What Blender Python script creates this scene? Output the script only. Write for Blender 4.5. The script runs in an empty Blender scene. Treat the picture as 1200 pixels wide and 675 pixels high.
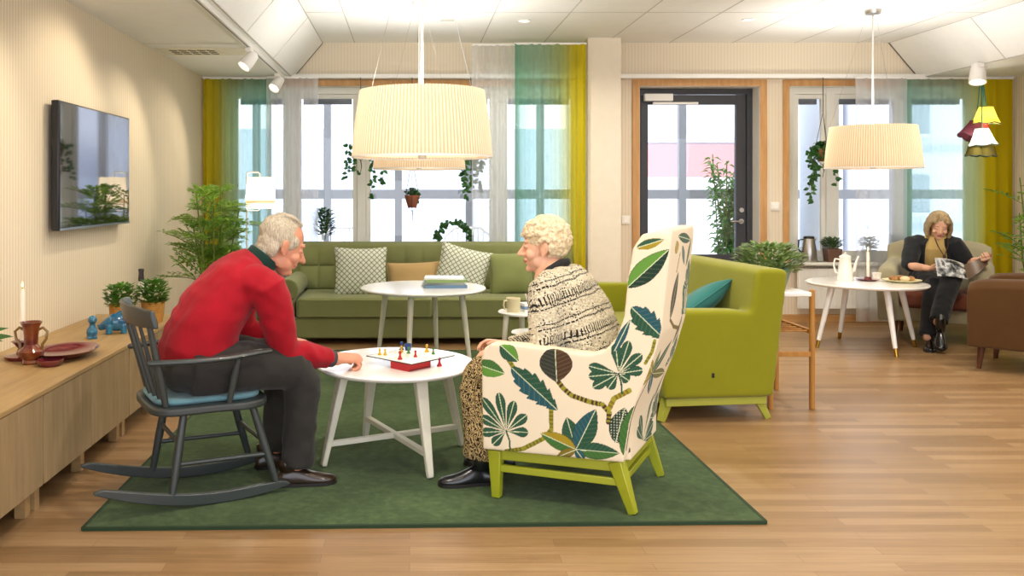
import bpy, math, random
import numpy as np
from mathutils import Vector, Matrix, noise
R = math.radians
PI = math.pi
C = bpy.context.scene.collection
rnd = random.Random(7)
F, EYE = 1000.0, 1.30            # focal length in pixels, camera height

def at(px, py, Y):
    return Vector(((px - 480) * Y / F, Y, EYE - (py - 225) * Y / F))

# ------------------------------------------------------------------ materials
def lin(h):
    if isinstance(h, str):
        h = h.lstrip('#')
        c = [int(h[i:i + 2], 16) / 255 for i in (0, 2, 4)]
    else:
        c = list(h)
    return tuple((x / 12.92 if x <= .04045 else ((x + .055) / 1.055) ** 2.4) for x in c) + (1.0,)

MATS = {}
class NT:
    def __init__(s, name):
        s.m = bpy.data.materials.new(name); s.m.use_nodes = True
        s.t = s.m.node_tree; s.t.nodes.clear()
        s.out = s.n('ShaderNodeOutputMaterial')
        MATS[name] = s.m
    def n(s, typ, **kw):
        nd = s.t.nodes.new(typ)
        for k, v in kw.items(): setattr(nd, k, v)
        return nd
    def l(s, a, b): s.t.links.new(a, b)
    def set(s, sock, v):
        if isinstance(v, bpy.types.NodeSocket): s.l(v, sock)
        else: sock.default_value = v
    def coord(s, scale=(1, 1, 1), rot=(0, 0, 0), loc=(0, 0, 0), kind='Object'):
        tc = s.n('ShaderNodeTexCoord'); mp = s.n('ShaderNodeMapping')
        s.l(tc.outputs[kind], mp.inputs['Vector'])
        mp.inputs['Scale'].default_value = scale; mp.inputs['Rotation'].default_value = rot
        mp.inputs['Location'].default_value = loc
        return mp.outputs[0]
    def noise(s, vec, scale=5, detail=3, rough=.5):
        nd = s.n('ShaderNodeTexNoise'); s.l(vec, nd.inputs['Vector'])
        nd.inputs['Scale'].default_value = scale; nd.inputs['Detail'].default_value = detail
        nd.inputs['Roughness'].default_value = rough
        return nd.outputs[0]
    def ramp(s, fac, stops, interp='LINEAR'):
        nd = s.n('ShaderNodeValToRGB'); s.l(fac, nd.inputs[0])
        cr = nd.color_ramp; cr.interpolation = interp
        while len(cr.elements) < len(stops): cr.elements.new(.5)
        for e, (p, c) in zip(cr.elements, stops):
            e.position = p; e.color = c if len(c) == 4 else lin(c)
        return nd.outputs[0]
    def mix(s, fac, a, b, mode='MIX'):
        nd = s.n('ShaderNodeMix', data_type='RGBA', blend_type=mode)
        s.set(nd.inputs[0], fac); s.set(nd.inputs[6], a); s.set(nd.inputs[7], b)
        return nd.outputs[2]
    def math(s, op, a, b=0.0, c=None):
        nd = s.n('ShaderNodeMath', operation=op)
        s.set(nd.inputs[0], a); s.set(nd.inputs[1], b)
        if c is not None: s.set(nd.inputs[2], c)
        return nd.outputs[0]
    def sep(s, vec):
        nd = s.n('ShaderNodeSeparateXYZ'); s.l(vec, nd.inputs[0]); return nd.outputs
    def bump(s, h, strength=.3, dist=.01):
        nd = s.n('ShaderNodeBump'); s.l(h, nd.inputs['Height'])
        nd.inputs['Strength'].default_value = strength; nd.inputs['Distance'].default_value = dist
        return nd.outputs[0]
    def bsdf(s, col, rough=.5, metal=0, spec=.5, normal=None, coat=0, sheen=0, coat_rough=.1):
        b = s.n('ShaderNodeBsdfPrincipled')
        s.set(b.inputs['Base Color'], col); s.set(b.inputs['Roughness'], rough)
        b.inputs['Metallic'].default_value = metal
        b.inputs['Specular IOR Level'].default_value = spec
        b.inputs['Coat Weight'].default_value = coat; b.inputs['Coat Roughness'].default_value = coat_rough
        b.inputs['Sheen Weight'].default_value = sheen
        if normal is not None: s.l(normal, b.inputs['Normal'])
        return b.outputs[0]
    def done(s, sh):
        s.l(sh, s.out.inputs[0]); return s.m

def plain(name, col, rough=.5, metal=0, spec=.5, var=.06, vs=12, bump=0, bs=200, coat=0, sheen=0):
    if name in MATS: return MATS[name]
    t = NT(name); v = t.coord()
    c = lin(col)
    d = tuple(x * (1 - var) for x in c[:3]) + (1,)
    u = tuple(min(1, x * (1 + var)) for x in c[:3]) + (1,)
    f = t.noise(v, vs, 3)
    cc = t.ramp(f, [(.3, d), (.7, u)])
    nm = t.bump(t.noise(v, bs, 2), bump, .004) if bump else None
    return t.done(t.bsdf(cc, rough, metal, spec, nm, coat, sheen))

def fabric(name, col, scale=350, strength=.35, var=.08, sheen=.15, rough=.9):
    if name in MATS: return MATS[name]
    t = NT(name); v = t.coord()
    c = lin(col)
    lo = tuple(x * (1 - var) for x in c[:3]) + (1,); hi = tuple(min(1, x * (1 + var)) for x in c[:3]) + (1,)
    weave = t.noise(v, scale, 2); big = t.noise(v, 6, 3)
    cc = t.ramp(t.math('ADD', t.math('MULTIPLY', weave, .6), t.math('MULTIPLY', big, .4)), [(.35, lo), (.65, hi)])
    return t.done(t.bsdf(cc, rough, 0, .25, t.bump(weave, strength, .002), 0, sheen))

def wood(name, c1, c2, axis='Z', scale=1.0, rough=.45, coat=0.0):
    if name in MATS: return MATS[name]
    t = NT(name)
    sc = {'X': (1.2, 14, 14), 'Y': (14, 1.2, 14), 'Z': (14, 14, 1.2)}[axis]
    v = t.coord(tuple(x * scale for x in sc))
    n1 = t.noise(v, 2.2, 6, .6); n2 = t.noise(v, 9, 3)
    f = t.math('ADD', t.math('MULTIPLY', n1, .75), t.math('MULTIPLY', n2, .25))
    cc = t.ramp(f, [(.32, c1), (.68, c2)])
    return t.done(t.bsdf(cc, rough, 0, .4, t.bump(f, .06, .003), coat))

def leafmat(name, c1, c2, tr=.35):
    if name in MATS: return MATS[name]
    t = NT(name); v = t.coord()
    cc = t.ramp(t.noise(v, 14, 2), [(.3, c1), (.7, c2)])
    b = t.bsdf(cc, .45, 0, .4)
    tl = t.n('ShaderNodeBsdfTranslucent'); t.l(cc, tl.inputs[0])
    mx = t.n('ShaderNodeMixShader'); mx.inputs[0].default_value = tr
    t.l(b, mx.inputs[1]); t.l(tl.outputs[0], mx.inputs[2])
    return t.done(mx.outputs[0])

def glassmat(name, tint='#ffffff', refl=1.0):
    if name in MATS: return MATS[name]
    t = NT(name)
    tr = t.n('ShaderNodeBsdfTransparent'); tr.inputs[0].default_value = lin(tint)
    gl = t.n('ShaderNodeBsdfGlossy'); gl.inputs['Roughness'].default_value = .02
    fr = t.n('ShaderNodeFresnel'); fr.inputs[0].default_value = 1.45
    mx = t.n('ShaderNodeMixShader'); t.l(t.math('MULTIPLY', fr.outputs[0], refl), mx.inputs[0])
    t.l(tr.outputs[0], mx.inputs[1]); t.l(gl.outputs[0], mx.inputs[2])
    return t.done(mx.outputs[0])

def sheer(name, stops, alpha, axis_x0=None, axis_x1=None, trans=.85):
    """curtain cloth: dye runs across the width; alpha = how closed the weave is (list of ramp stops)"""
    t = NT(name); v = t.coord()
    x = t.sep(v)[0]
    f = t.math('DIVIDE', t.math('SUBTRACT', x, axis_x0), axis_x1 - axis_x0)
    col = t.ramp(f, stops)
    al = t.ramp(f, [(p, (a, a, a, 1)) for p, a in alpha])
    df = t.n('ShaderNodeBsdfDiffuse'); t.l(col, df.inputs[0])
    tl = t.n('ShaderNodeBsdfTranslucent'); t.l(col, tl.inputs[0])
    m1 = t.n('ShaderNodeMixShader'); t.l(t.math('SUBTRACT', trans, t.math('MULTIPLY', al, .42)), m1.inputs[0])
    t.l(df.outputs[0], m1.inputs[1]); t.l(tl.outputs[0], m1.inputs[2])
    tp = t.n('ShaderNodeBsdfTransparent')
    t.l(t.mix(.45, (1, 1, 1, 1), col), tp.inputs[0])
    m2 = t.n('ShaderNodeMixShader'); t.l(al, m2.inputs[0])
    t.l(tp.outputs[0], m2.inputs[1]); t.l(m1.outputs[0], m2.inputs[2])
    return t.done(m2.outputs[0])

def emit(name, col, strength):
    if name in MATS: return MATS[name]
    t = NT(name); e = t.n('ShaderNodeEmission'); e.inputs[0].default_value = lin(col); e.inputs[1].default_value = strength
    return t.done(e.outputs[0])

def shademat(name, col, tr=.55):
    if name in MATS: return MATS[name]
    t = NT(name)
    df = t.n('ShaderNodeBsdfDiffuse'); df.inputs[0].default_value = lin(col)
    tl = t.n('ShaderNodeBsdfTranslucent'); tl.inputs[0].default_value = lin(col)
    mx = t.n('ShaderNodeMixShader'); mx.inputs[0].default_value = tr
    t.l(df.outputs[0], mx.inputs[1]); t.l(tl.outputs[0], mx.inputs[2])
    return t.done(mx.outputs[0])

# ------------------------------------------------------------------ mesh helpers
def frame(d, up=Vector((0, 0, 1))):
    d = d.normalized()
    if abs(d.dot(up)) > .98: up = Vector((1, 0, 0)) if abs(d.x) < .9 else Vector((0, 1, 0))
    s = up.cross(d).normalized()
    return s, d.cross(s).normalized()

class MB:
    def __init__(s): s.v = []; s.f = []; s.m = []
    def add(s, vs, fs, m=0):
        o = len(s.v); s.v += [Vector(x) for x in vs]
        s.f += [tuple(i + o for i in f) for f in fs]; s.m += [m] * len(fs)
        return s
    def box(s, x0, x1, y0, y1, z0, z1, m=0, M=None):
        vs = [Vector((x, y, z)) for z in (z0, z1) for y in (y0, y1) for x in (x0, x1)]
        if M is not None: vs = [M @ v for v in vs]
        return s.add(vs, [(0, 2, 3, 1), (4, 5, 7, 6), (0, 1, 5, 4), (2, 6, 7, 3), (0, 4, 6, 2), (1, 3, 7, 5)], m)
    def bar(s, a, b, w, h, up=Vector((0, 0, 1)), m=0, w2=None, h2=None):
        a, b = Vector(a), Vector(b); sd, u = frame(b - a, up)
        w2 = w if w2 is None else w2; h2 = h if h2 is None else h2
        vs = []
        for p, ww, hh in ((a, w, h), (b, w2, h2)):
            for i, j in ((-1, -1), (1, -1), (1, 1), (-1, 1)): vs.append(p + sd * (i * ww / 2) + u * (j * hh / 2))
        return s.add(vs, [(3, 2, 1, 0), (4, 5, 6, 7)] + [(i, (i + 1) % 4, 4 + (i + 1) % 4, 4 + i) for i in range(4)], m)
    def rings(s, rings, cap=True, m=0, closed=True):
        n = len(rings[0]); vs = [p for r in rings for p in r]; fs = []
        for k in range(len(rings) - 1):
            for i in range(n if closed else n - 1):
                j = (i + 1) % n
                fs.append((k * n + i, k * n + j, (k + 1) * n + j, (k + 1) * n + i))
        if cap and closed:
            fs.append(tuple(range(n - 1, -1, -1))); fs.append(tuple((len(rings) - 1) * n + i for i in range(n)))
        return s.add(vs, fs, m)
    def tube(s, pts, r, n=12, m=0, up=Vector((0, 0, 1)), cap=True, rnd_=False):
        """r: one radius, or per point a radius or (side, up) pair; rnd_ adds rounded ends"""
        pts = [Vector(p) for p in pts]
        rr = list(r) if isinstance(r, (list, tuple)) else [r] * len(pts)
        rr = [(q, q) if not isinstance(q, (list, tuple)) else q for q in rr]
        dirs = []
        for i in range(len(pts)):
            a = pts[max(0, i - 1)]; b = pts[min(len(pts) - 1, i + 1)]
            dirs.append((b - a).normalized())
        if rnd_:
            P, Q, D = [], [], []
            for e, sg in ((0, -1), (-1, 1)):
                lst = []
                for k in (1, 2, 3):
                    t = k / 3.2; w = math.sqrt(1 - t * t); q = min(rr[e])
                    lst.append((pts[e] + dirs[e] * (sg * t * q), (rr[e][0] * w, rr[e][1] * w), dirs[e]))
                if e == 0: head = lst[::-1]
                else: tail = lst
            allp = head + list(zip(pts, rr, dirs)) + tail
            pts = [a[0] for a in allp]; rr = [a[1] for a in allp]; dirs = [a[2] for a in allp]
        sd, u = frame(dirs[0], up); rings = []
        for p, q, d in zip(pts, rr, dirs):
            sd = (sd - d * sd.dot(d))
            sd = sd.normalized() if sd.length > 1e-5 else frame(d, up)[0]
            u = d.cross(sd).normalized()
            rings.append([p + sd * (math.cos(2 * PI * i / n) * q[0]) + u * (math.sin(2 * PI * i / n) * q[1]) for i in range(n)])
        return s.rings(rings, cap, m)
    def lathe(s, prof, c=(0, 0, 0), n=32, m=0, sx=1, sy=1, cap=True, M=None, pleat=0, npl=0):
        c = Vector(c); rings = []
        for r, z in prof:
            ring = []
            for i in range(n):
                a = 2 * PI * i / n; q = r + (pleat * math.cos(a * npl) if pleat else 0)
                p = Vector((math.cos(a) * q * sx, math.sin(a) * q * sy, z))
                ring.append((M @ p if M is not None else p) + c)
            rings.append(ring)
        return s.rings(rings, cap, m)
    def ell(s, c, r, M=None, n=16, k=10, m=0):
        c = Vector(c); r = r if isinstance(r, (tuple, list)) else (r, r, r)
        rings = []
        for j in range(1, k):
            ph = -PI / 2 + PI * j / k
            ring = []
            for i in range(n):
                a = 2 * PI * i / n
                p = Vector((math.cos(a) * math.cos(ph) * r[0], math.sin(a) * math.cos(ph) * r[1], math.sin(ph) * r[2]))
                ring.append((M @ p if M is not None else p) + c)
            rings.append(ring)
        b = Vector((0, 0, -r[2])); t = Vector((0, 0, r[2]))
        if M is not None: b = M @ b; t = M @ t
        o = len(s.v); s.rings(rings, False, m)
        s.v += [b + c, t + c]; bi = len(s.v) - 2; ti = bi + 1; L = o + (k - 2) * n
        for i in range(n):
            j = (i + 1) % n
            s.f.append((o + j, o + i, bi)); s.f.append((L + i, L + j, ti)); s.m += [m, m]
        return s
    def prism(s, poly, a, b, fn=None, m=0):
        """poly: list of (u, w); extruded between a and b; fn(u, w, t) -> point"""
        fn = fn or (lambda u, w, t: Vector((u, t, w)))
        n = len(poly)
        vs = [fn(u, w, a) for u, w in poly] + [fn(u, w, b) for u, w in poly]
        return s.add(vs, [tuple(range(n)), tuple(range(2 * n - 1, n - 1, -1))] + [(i, n + i, n + (i + 1) % n, (i + 1) % n) for i in range(n)], m)
    def xf(s, M):
        s.v = [M @ p for p in s.v]; return s
    def build(s, name, mat, parent=None, bevel=0, seg=2, sub=0, smooth=True, ang=40, world=False, rem=0, sm=4, fix=True):
        me = bpy.data.meshes.new(name)
        vs = s.v
        if world and parent is not None:
            I = parent_matrix(parent).inverted(); vs = [I @ p for p in vs]
        me.from_pydata([tuple(p) for p in vs], [], s.f)
        mats = mat if isinstance(mat, (list, tuple)) else [mat]
        for x in mats: me.materials.append(x)
        if len(mats) > 1:
            for p, i in zip(me.polygons, s.m): p.material_index = i
        me.update()
        ob = bpy.data.objects.new(name, me); C.objects.link(ob)
        if parent is not None: ob.parent = parent
        if fix:
            import bmesh
            bm = bmesh.new(); bm.from_mesh(me); bmesh.ops.recalc_face_normals(bm, faces=bm.faces); bm.to_mesh(me); bm.free()
        if rem:
            r = ob.modifiers.new('r', 'REMESH'); r.mode = 'VOXEL'; r.voxel_size = rem
            if sm:
                q = ob.modifiers.new('s', 'SMOOTH'); q.factor = .5; q.iterations = sm
            bake(ob); me = ob.data
        if smooth:
            for p in me.polygons: p.use_smooth = True
            if not rem: me.set_sharp_from_angle(angle=R(ang))
        if bevel:
            b = ob.modifiers.new('bevel', 'BEVEL'); b.width = bevel; b.segments = seg; b.limit_method = 'ANGLE'; b.angle_limit = R(35)
            b.harden_normals = False
        if sub:
            q = ob.modifiers.new('sub', 'SUBSURF'); q.levels = sub; q.render_levels = sub
        return ob

def bake(ob):
    bpy.context.view_layer.update()
    dg = bpy.context.evaluated_depsgraph_get()
    me = bpy.data.meshes.new_from_object(ob.evaluated_get(dg))
    ob.modifiers.clear(); ob.data = me
    return ob

def parent_matrix(o):
    M = Matrix.LocRotScale(o.location, o.rotation_euler, o.scale)
    return parent_matrix(o.parent) @ M if o.parent else M

def tag(o, label, cat, group=None, kind=None):
    o['label'] = label; o['category'] = cat
    if group: o['group'] = group
    if kind: o['kind'] = kind
    return o
def thing(name, label, cat, loc=(0, 0, 0), rz=0, group=None):
    o = bpy.data.objects.new(name, None); o.empty_display_size = .1; C.objects.link(o)
    o.location = loc; o.rotation_euler = (0, 0, rz)
    return tag(o, label, cat, group)
def struct(o, label=None, cat=None):
    o['kind'] = 'structure'
    if label: o['label'] = label
    if cat: o['category'] = cat
    return o
def copy_tree(o, parent=None):
    c = o.copy(); C.objects.link(c)
    if parent is not None: c.parent = parent
    for ch in list(o.children): copy_tree(ch, c)
    return c
def jit(mb, amp, sc):
    out = []
    for p in mb.v:
        n = noise.noise_vector(p * sc); out.append(p + n * amp)
    mb.v = out; return mb
def RZ(a): return Matrix.Rotation(a, 3, 'Z')
def displace(ob, fn):
    """push each vertex along its normal by fn(co, normal)"""
    me = ob.data
    for v, n in zip(me.vertices, [Vector(x.normal) for x in me.vertices]):
        v.co += n * fn(v.co, n)
    me.update()
# ------------------------------------------------------------------ camera, world, view
sc = bpy.context.scene
cam_d = bpy.data.cameras.new('camera'); cam = bpy.data.objects.new('camera', cam_d); C.objects.link(cam)
cam.location = (0, 0, EYE); cam.rotation_euler = (R(90), 0, 0)
cam_d.sensor_width = 36; cam_d.lens = 36 * F / 1200; cam_d.shift_x = .1; cam_d.shift_y = -.09375
cam_d.clip_start = .05; cam_d.clip_end = 200
sc.camera = cam
vs_ = sc.view_settings
sc.display_settings.display_device = 'sRGB'
vs_.view_transform = 'Standard'; vs_.look = 'None'; vs_.gamma = 1; vs_.use_curve_mapping = False
vs_.exposure = 0.2
w = bpy.data.worlds.new('sky'); sc.world = w; w.use_nodes = True
bg = w.node_tree.nodes['Background']; bg.inputs[0].default_value = lin('#f2f5ff'); bg.inputs[1].default_value = 2.7
sc.cycles.max_bounces = 10; sc.cycles.transparent_max_bounces = 24; sc.cycles.diffuse_bounces = 5
sc.cycles.sample_clamp_indirect = 4; sc.cycles.caustics_reflective = False; sc.cycles.caustics_refractive = False

XL, XR, YB, YF, ZH, ZL = -2.05, 5.97, 8.55, -0.7, 2.795, 2.44

# ------------------------------------------------------------------ room materials
def stripes_mat(nm, lo, hi, bs):
    t = NT(nm); v = t.coord()
    x, y, z = t.sep(v)
    s = t.math('ADD', x, y)
    f = t.math('ADD', t.math('MULTIPLY', t.math('SINE', t.math('MULTIPLY', s, 2 * PI / .032)), .5), .5)
    big = t.noise(v, 1.5, 2)
    c = t.ramp(f, [(.15, lo), (.75, hi)])
    c = t.mix(t.math('MULTIPLY', big, .18), c, lin('#dccdb2'))
    return t.done(t.bsdf(c, .7, 0, .2, t.bump(f, bs, .004)))
WALL = stripes_mat('ribbed wallpaper', '#dbcdb2', '#ebe0cb', .25); WALLB = stripes_mat('fine ribbed wallpaper', '#e0d3bc', '#e8dcc7', .06)
PLASTER = plain('cream painted wall', '#ece2d0', .75, var=.02)
CEIL = plain('white ceiling panel', '#eeeeea', .8, var=.015)
WHITE = plain('white paint', '#f0efea', .4, var=.015)
OAKTRIM = wood('oak trim', '#b98850', '#d3a56c', 'Z', 1.0)
OAKTRIMX = wood('oak trim along', '#b98850', '#d3a56c', 'X', 1.0)
CHAR = plain('charcoal door metal', '#34353a', .45, var=.04)
STEEL = plain('brushed steel', '#b9b6b0', .28, metal=1, var=.05)
GLASS = glassmat('window glass')

def floor_mat():
    t = NT('oak strip floor'); v = t.coord()
    b = t.n('ShaderNodeTexBrick'); t.l(v, b.inputs['Vector'])
    b.offset = .37; b.squash = 1
    b.inputs['Scale'].default_value = 1; b.inputs['Brick Width'].default_value = .85; b.inputs['Row Height'].default_value = .068
    b.inputs['Mortar Size'].default_value = .0009; b.inputs['Mortar Smooth'].default_value = .3; b.inputs['Bias'].default_value = 0
    b.inputs['Color1'].default_value = (0, 0, 0, 1); b.inputs['Color2'].default_value = (1, 1, 1, 1); b.inputs['Mortar'].default_value = (.5, .5, .5, 1)
    v2 = t.coord((1.3, 26, 1))
    g = t.noise(v2, 2.4, 6, .65)
    f = t.math('ADD', t.math('MULTIPLY', t.sep(b.outputs[0])[0], .3), t.math('MULTIPLY', g, .7))
    c = t.ramp(f, [(.2, '#745837'), (.5, '#92724d'), (.8, '#aa8c66')])
    c = t.mix(b.outputs['Fac'], c, lin('#6f553a'))
    rg = t.math('ADD', .24, t.math('MULTIPLY', g, .2))
    return t.done(t.bsdf(c, rg, 0, .5, t.bump(g, .05, .002)))
FLOOR = floor_mat()

# ------------------------------------------------------------------ shell
struct(MB().box(XL - .15, XR + .15, YF, YB + .3, -.12, 0).build('floor', FLOOR, smooth=False), 'oak strip floor of the lounge', 'floor')
struct(MB().box(XL - .15, XL, YF, YB + .25, 0, ZH).build('wall_left', WALL, smooth=False), 'cream ribbed left wall', 'wall')
struct(MB().box(XR, XR + .15, YF, YB + .25, 0, ZH).build('wall_right', WALL, smooth=False), 'cream right wall', 'wall')
W1 = (-1.88, 1.78, .62, 2.36); D1 = (2.30, 3.505, 0.0, 2.36); W2 = (3.80, 5.77, .60, 2.36)
m = MB()
for x0, x1 in ((XL, W1[0]), (W1[1], D1[0]), (D1[1], W2[0]), (W2[1], XR)): m.box(x0, x1, YB, YB + .25, 0, 2.36)
m.box(XL, XR, YB, YB + .25, 2.36, ZH)
for q in (W1, W2): m.box(q[0], q[1], YB, YB + .25, 0, q[2])
struct(m.build('wall_back', WALLB, smooth=False), 'back wall with windows and garden door', 'wall')
struct(MB().box(1.73, 2.05, 8.28, YB, 0, ZH).build('column', PLASTER, smooth=False), 'square plastered column between window and door', 'column')
sl, sr = (-1.17, -.87), (4.80, 5.10)
prof = [(XL, ZL), (sl[0], ZL), (sl[1], ZH), (sr[0], ZH), (sr[1], ZL), (XR, ZL), (XR, ZH + .2), (XL, ZH + .2)]
struct(MB().prism(prof, YF, YB).build('ceiling', CEIL, smooth=False), 'white panelled ceiling with sloped sides', 'ceiling')
SEAM = plain('ceiling seam', '#bdbab2', .8, var=.02)
m = MB()
for k in range(-3, 6):
    x = 1.34 + .63 * k
    if sl[1] < x < sr[0]: m.box(x - .004, x + .004, YF, YB, ZH - .002, ZH + .01)
for y in (7.1, 5.9, 4.7, 3.5, 2.3, 1.1): m.box(sl[1], sr[0], y - .004, y + .004, ZH - .0015, ZH + .01)
for y in (7.3, 6.1, 4.9, 3.7, 2.5):
    m.bar((sl[0], y, ZL - .001), (sl[1], y, ZH - .001), .008, .004); m.bar((sr[1], y, ZL - .001), (sr[0], y, ZH - .001), .008, .004)
for y in (6.55, 5.0, 3.4): m.box(XL, sl[0], y - .003, y + .003, ZL - .0015, ZL + .01); m.box(sr[1], XR, y - .003, y + .003, ZL - .0015, ZL + .01)
for x, z in ((sl[0], ZL), (sl[1], ZH), (sr[0], ZH), (sr[1], ZL)): m.box(x - .006, x + .006, YF, YB, z - .003, z + .004)
DK = plain('dark slope end gap', '#6d675c', .8)
struct(m.build('trim_1', SEAM, smooth=False), 'grey seams between the ceiling panels', 'trim')
m = MB(); m.bar((sl[0], YB - .006, ZL), (sl[1], YB - .006, ZH), .012, .014, Vector((0, 1, 0))); m.bar((sr[1], YB - .006, ZL), (sr[0], YB - .006, ZH), .012, .014, Vector((0, 1, 0)))
struct(m.build('trim_2', DK, smooth=False), 'dark gaps at the ends of the ceiling slopes', 'trim')
# curtain ledge along the back wall
m = MB(); m.box(XL, 1.73, 8.42, YB, 2.425, 2.465); m.box(2.05, XR, 8.42, YB, 2.425, 2.465)
struct(m.build('trim_3', WHITE, smooth=False), 'white curtain ledge along the back wall', 'trim')
m = MB(); m.box(XL, 1.73, YB - .015, YB, 0, .075); m.box(2.05, D1[0] - .08, YB - .015, YB, 0, .075); m.box(D1[1] + .08, XR, YB - .015, YB, 0, .075)
struct(m.build('baseboard_back', OAKTRIMX, smooth=False), 'oak skirting below the back wall', 'skirting')
struct(MB().box(XR - .015, XR, YF, YB - .02, 0, .075).build('baseboard_right', OAKTRIM, smooth=False), 'oak skirting below the right wall', 'skirting')
struct(MB().box(XL, XL + .015, YF, YB - .02, 0, .075).build('baseboard_left', OAKTRIM, smooth=False), 'oak skirting below the left wall', 'skirting')

# ------------------------------------------------------------------ windows and door
FRAMEW = plain('white window frame', '#e9e8df', .45, var=.015)
BLIND = plain('dark blind cassette', '#5a6068', .5)
def window(name, q, mull, label):
    x0, x1, z0, z1 = q
    root = thing(name, label, 'window', ((x0 + x1) / 2, YB, z0)); root['kind'] = 'structure'
    def b(mb, nm, mt, **k): return mb.build(nm, mt, root, world=True, smooth=False, **k)
    c = MB(); t = .062
    c.box(x0 - t, x0, YB - .02, YB, z0 - .0, z1 + t); c.box(x1, x1 + t, YB - .02, YB, z0, z1 + t); c.box(x0, x1, YB - .02, YB, z1, z1 + t)
    b(c, 'casing', OAKTRIM, bevel=.003)
    f = MB(); y0, y1 = YB + .08, YB + .15
    f.box(x0 + .002, x1 - .002, y0 + .003, y1 - .003, z1 - .07, z1 - .002); f.box(x0 + .002, x1 - .002, y0 + .003, y1 - .003, z0 + .001, z0 + .06)
    edges = [x0 + .05] + list(mull) + [x1 - .05]
    for e in edges: f.box(e - .044, e + .044, y0, y1, z0 + .002, z1 - .004)
    f.box(x0 - .001, x0 + .004, YB - .01, y0, z0, z1); f.box(x1 - .004, x1 + .001, YB - .01, y0, z0, z1); f.box(x0, x1, YB - .01, y0, z1 - .004, z1 + .001)
    b(f, 'frame', FRAMEW, bevel=.004)
    b(MB().box(x0 - .05, x1 + .05, YB - .12, y0, z0 - .03, z0), 'sill', FRAMEW, bevel=.006)
    for e0, e1 in zip(edges, edges[1:]):
        a, d = e0 + .045, e1 - .045
        s = MB(); w_ = .045
        s.box(a, a + w_, y0 + .015, y1 - .01, z0 + .06, z1 - .07); s.box(d - w_, d, y0 + .015, y1 - .01, z0 + .06, z1 - .07)
        s.box(a + .001, d - .001, y0 + .018, y1 - .013, z1 - .115, z1 - .072); s.box(a + .001, d - .001, y0 + .018, y1 - .013, z0 + .058, z0 + .105)
        so = b(s, 'sash', FRAMEW, bevel=.003)
        MB().box(a + w_ - .003, d - w_ + .003, y0 + .035, y0 + .041, z0 + .1, z1 - .11).build('glass', GLASS, so, world=True, smooth=False)
        MB().box(a + w_ + .015, d - w_ - .015, y1 + .01, y1 + .06, z1 - .165, z1 - .112).build('blind_cassette', BLIND, so, world=True, smooth=False)
    return root
window('window_1', W1, (-1.19, -.485, .9), 'wide white window behind the olive sofa')
window('window_2', W2, (4.26, 5.0), 'white window behind the seated reader')

dr = thing('door_1', 'dark glazed garden door in an oak surround', 'door', ((D1[0] + D1[1]) / 2, YB, 0)); dr['kind'] = 'structure'
c = MB(); t = .07
c.box(D1[0] - t, D1[0], YB - .02, YB, 0, 2.36 + t); c.box(D1[1], D1[1] + t, YB - .02, YB, 0, 2.36 + t); c.box(D1[0], D1[1], YB - .02, YB, 2.36, 2.36 + t)
c.build('casing', OAKTRIM, dr, world=True, smooth=False, bevel=.003)
c = MB(); c.box(D1[0] - .001, D1[0] + .004, YB - .01, YB + .25, 0, 2.36); c.box(D1[1] - .004, D1[1] + .001, YB - .01, YB + .25, 0, 2.36); c.box(D1[0], D1[1], YB - .01, YB + .25, 2.356, 2.361)
c.build('reveal', WHITE, dr, world=True, smooth=False)
f = MB(); y0 = YB + .16
f.box(D1[0] + .004, D1[0] + .06, y0, y0 + .09, 0, 2.356); f.box(D1[1] - .06, D1[1] - .004, y0, y0 + .09, 0, 2.356); f.box(D1[0] + .01, D1[1] - .01, y0 + .003, y0 + .087, 2.30, 2.353); f.box(D1[0] + .01, D1[1] - .01, y0 + .003, y0 + .087, .002, .03)
f.build('frame', CHAR, dr, world=True, smooth=False, bevel=.004)
f = MB(); a, d = D1[0] + .065, D1[1] - .065; y0 = YB + .18
f.box(a, a + .075, y0, y0 + .055, .035, 2.295); f.box(d - .10, d, y0, y0 + .055, .035, 2.295); f.box(a + .002, d - .002, y0 + .003, y0 + .052, 2.195, 2.293); f.box(a + .002, d - .002, y0 + .003, y0 + .052, .037, .66)
leaf_ = f.build('leaf', CHAR, dr, world=True, smooth=False, bevel=.004)
MB().box(a + .07, d - .095, y0 + .02, y0 + .03, .655, 2.2).build('glass', GLASS, dr, world=True, smooth=False)
h = MB(); hx = d - .05
h.lathe([(.026, 0), (.026, .012), (0, .012)], (hx, y0, 1.0), 20, M=Matrix.Rotation(R(90), 3, 'X')); h.tube([(hx, y0 - .01, 1.0), (hx, y0 - .05, 1.0), (hx - .03, y0 - .055, 1.0), (hx - .12, y0 - .055, 1.0)], .009, 10, rnd_=True)
h.build('handle', STEEL, dr, world=True)
MB().lathe([(.024, 0), (.024, .02), (0, .02)], (hx, y0, 1.115), 20, M=Matrix.Rotation(R(90), 3, 'X')).build('lock', STEEL, dr, world=True)
cl = MB(); cl.box(2.39, 2.68, y0 - .06, y0 - .001, 2.225, 2.30); c1 = cl.build('closer', WHITE, dr, world=True, bevel=.006)
MB().box(2.47, 2.93, y0 - .075, y0 - .05, 2.19, 2.212).build('closer_arm', WHITE, dr, world=True, bevel=.003)

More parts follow.
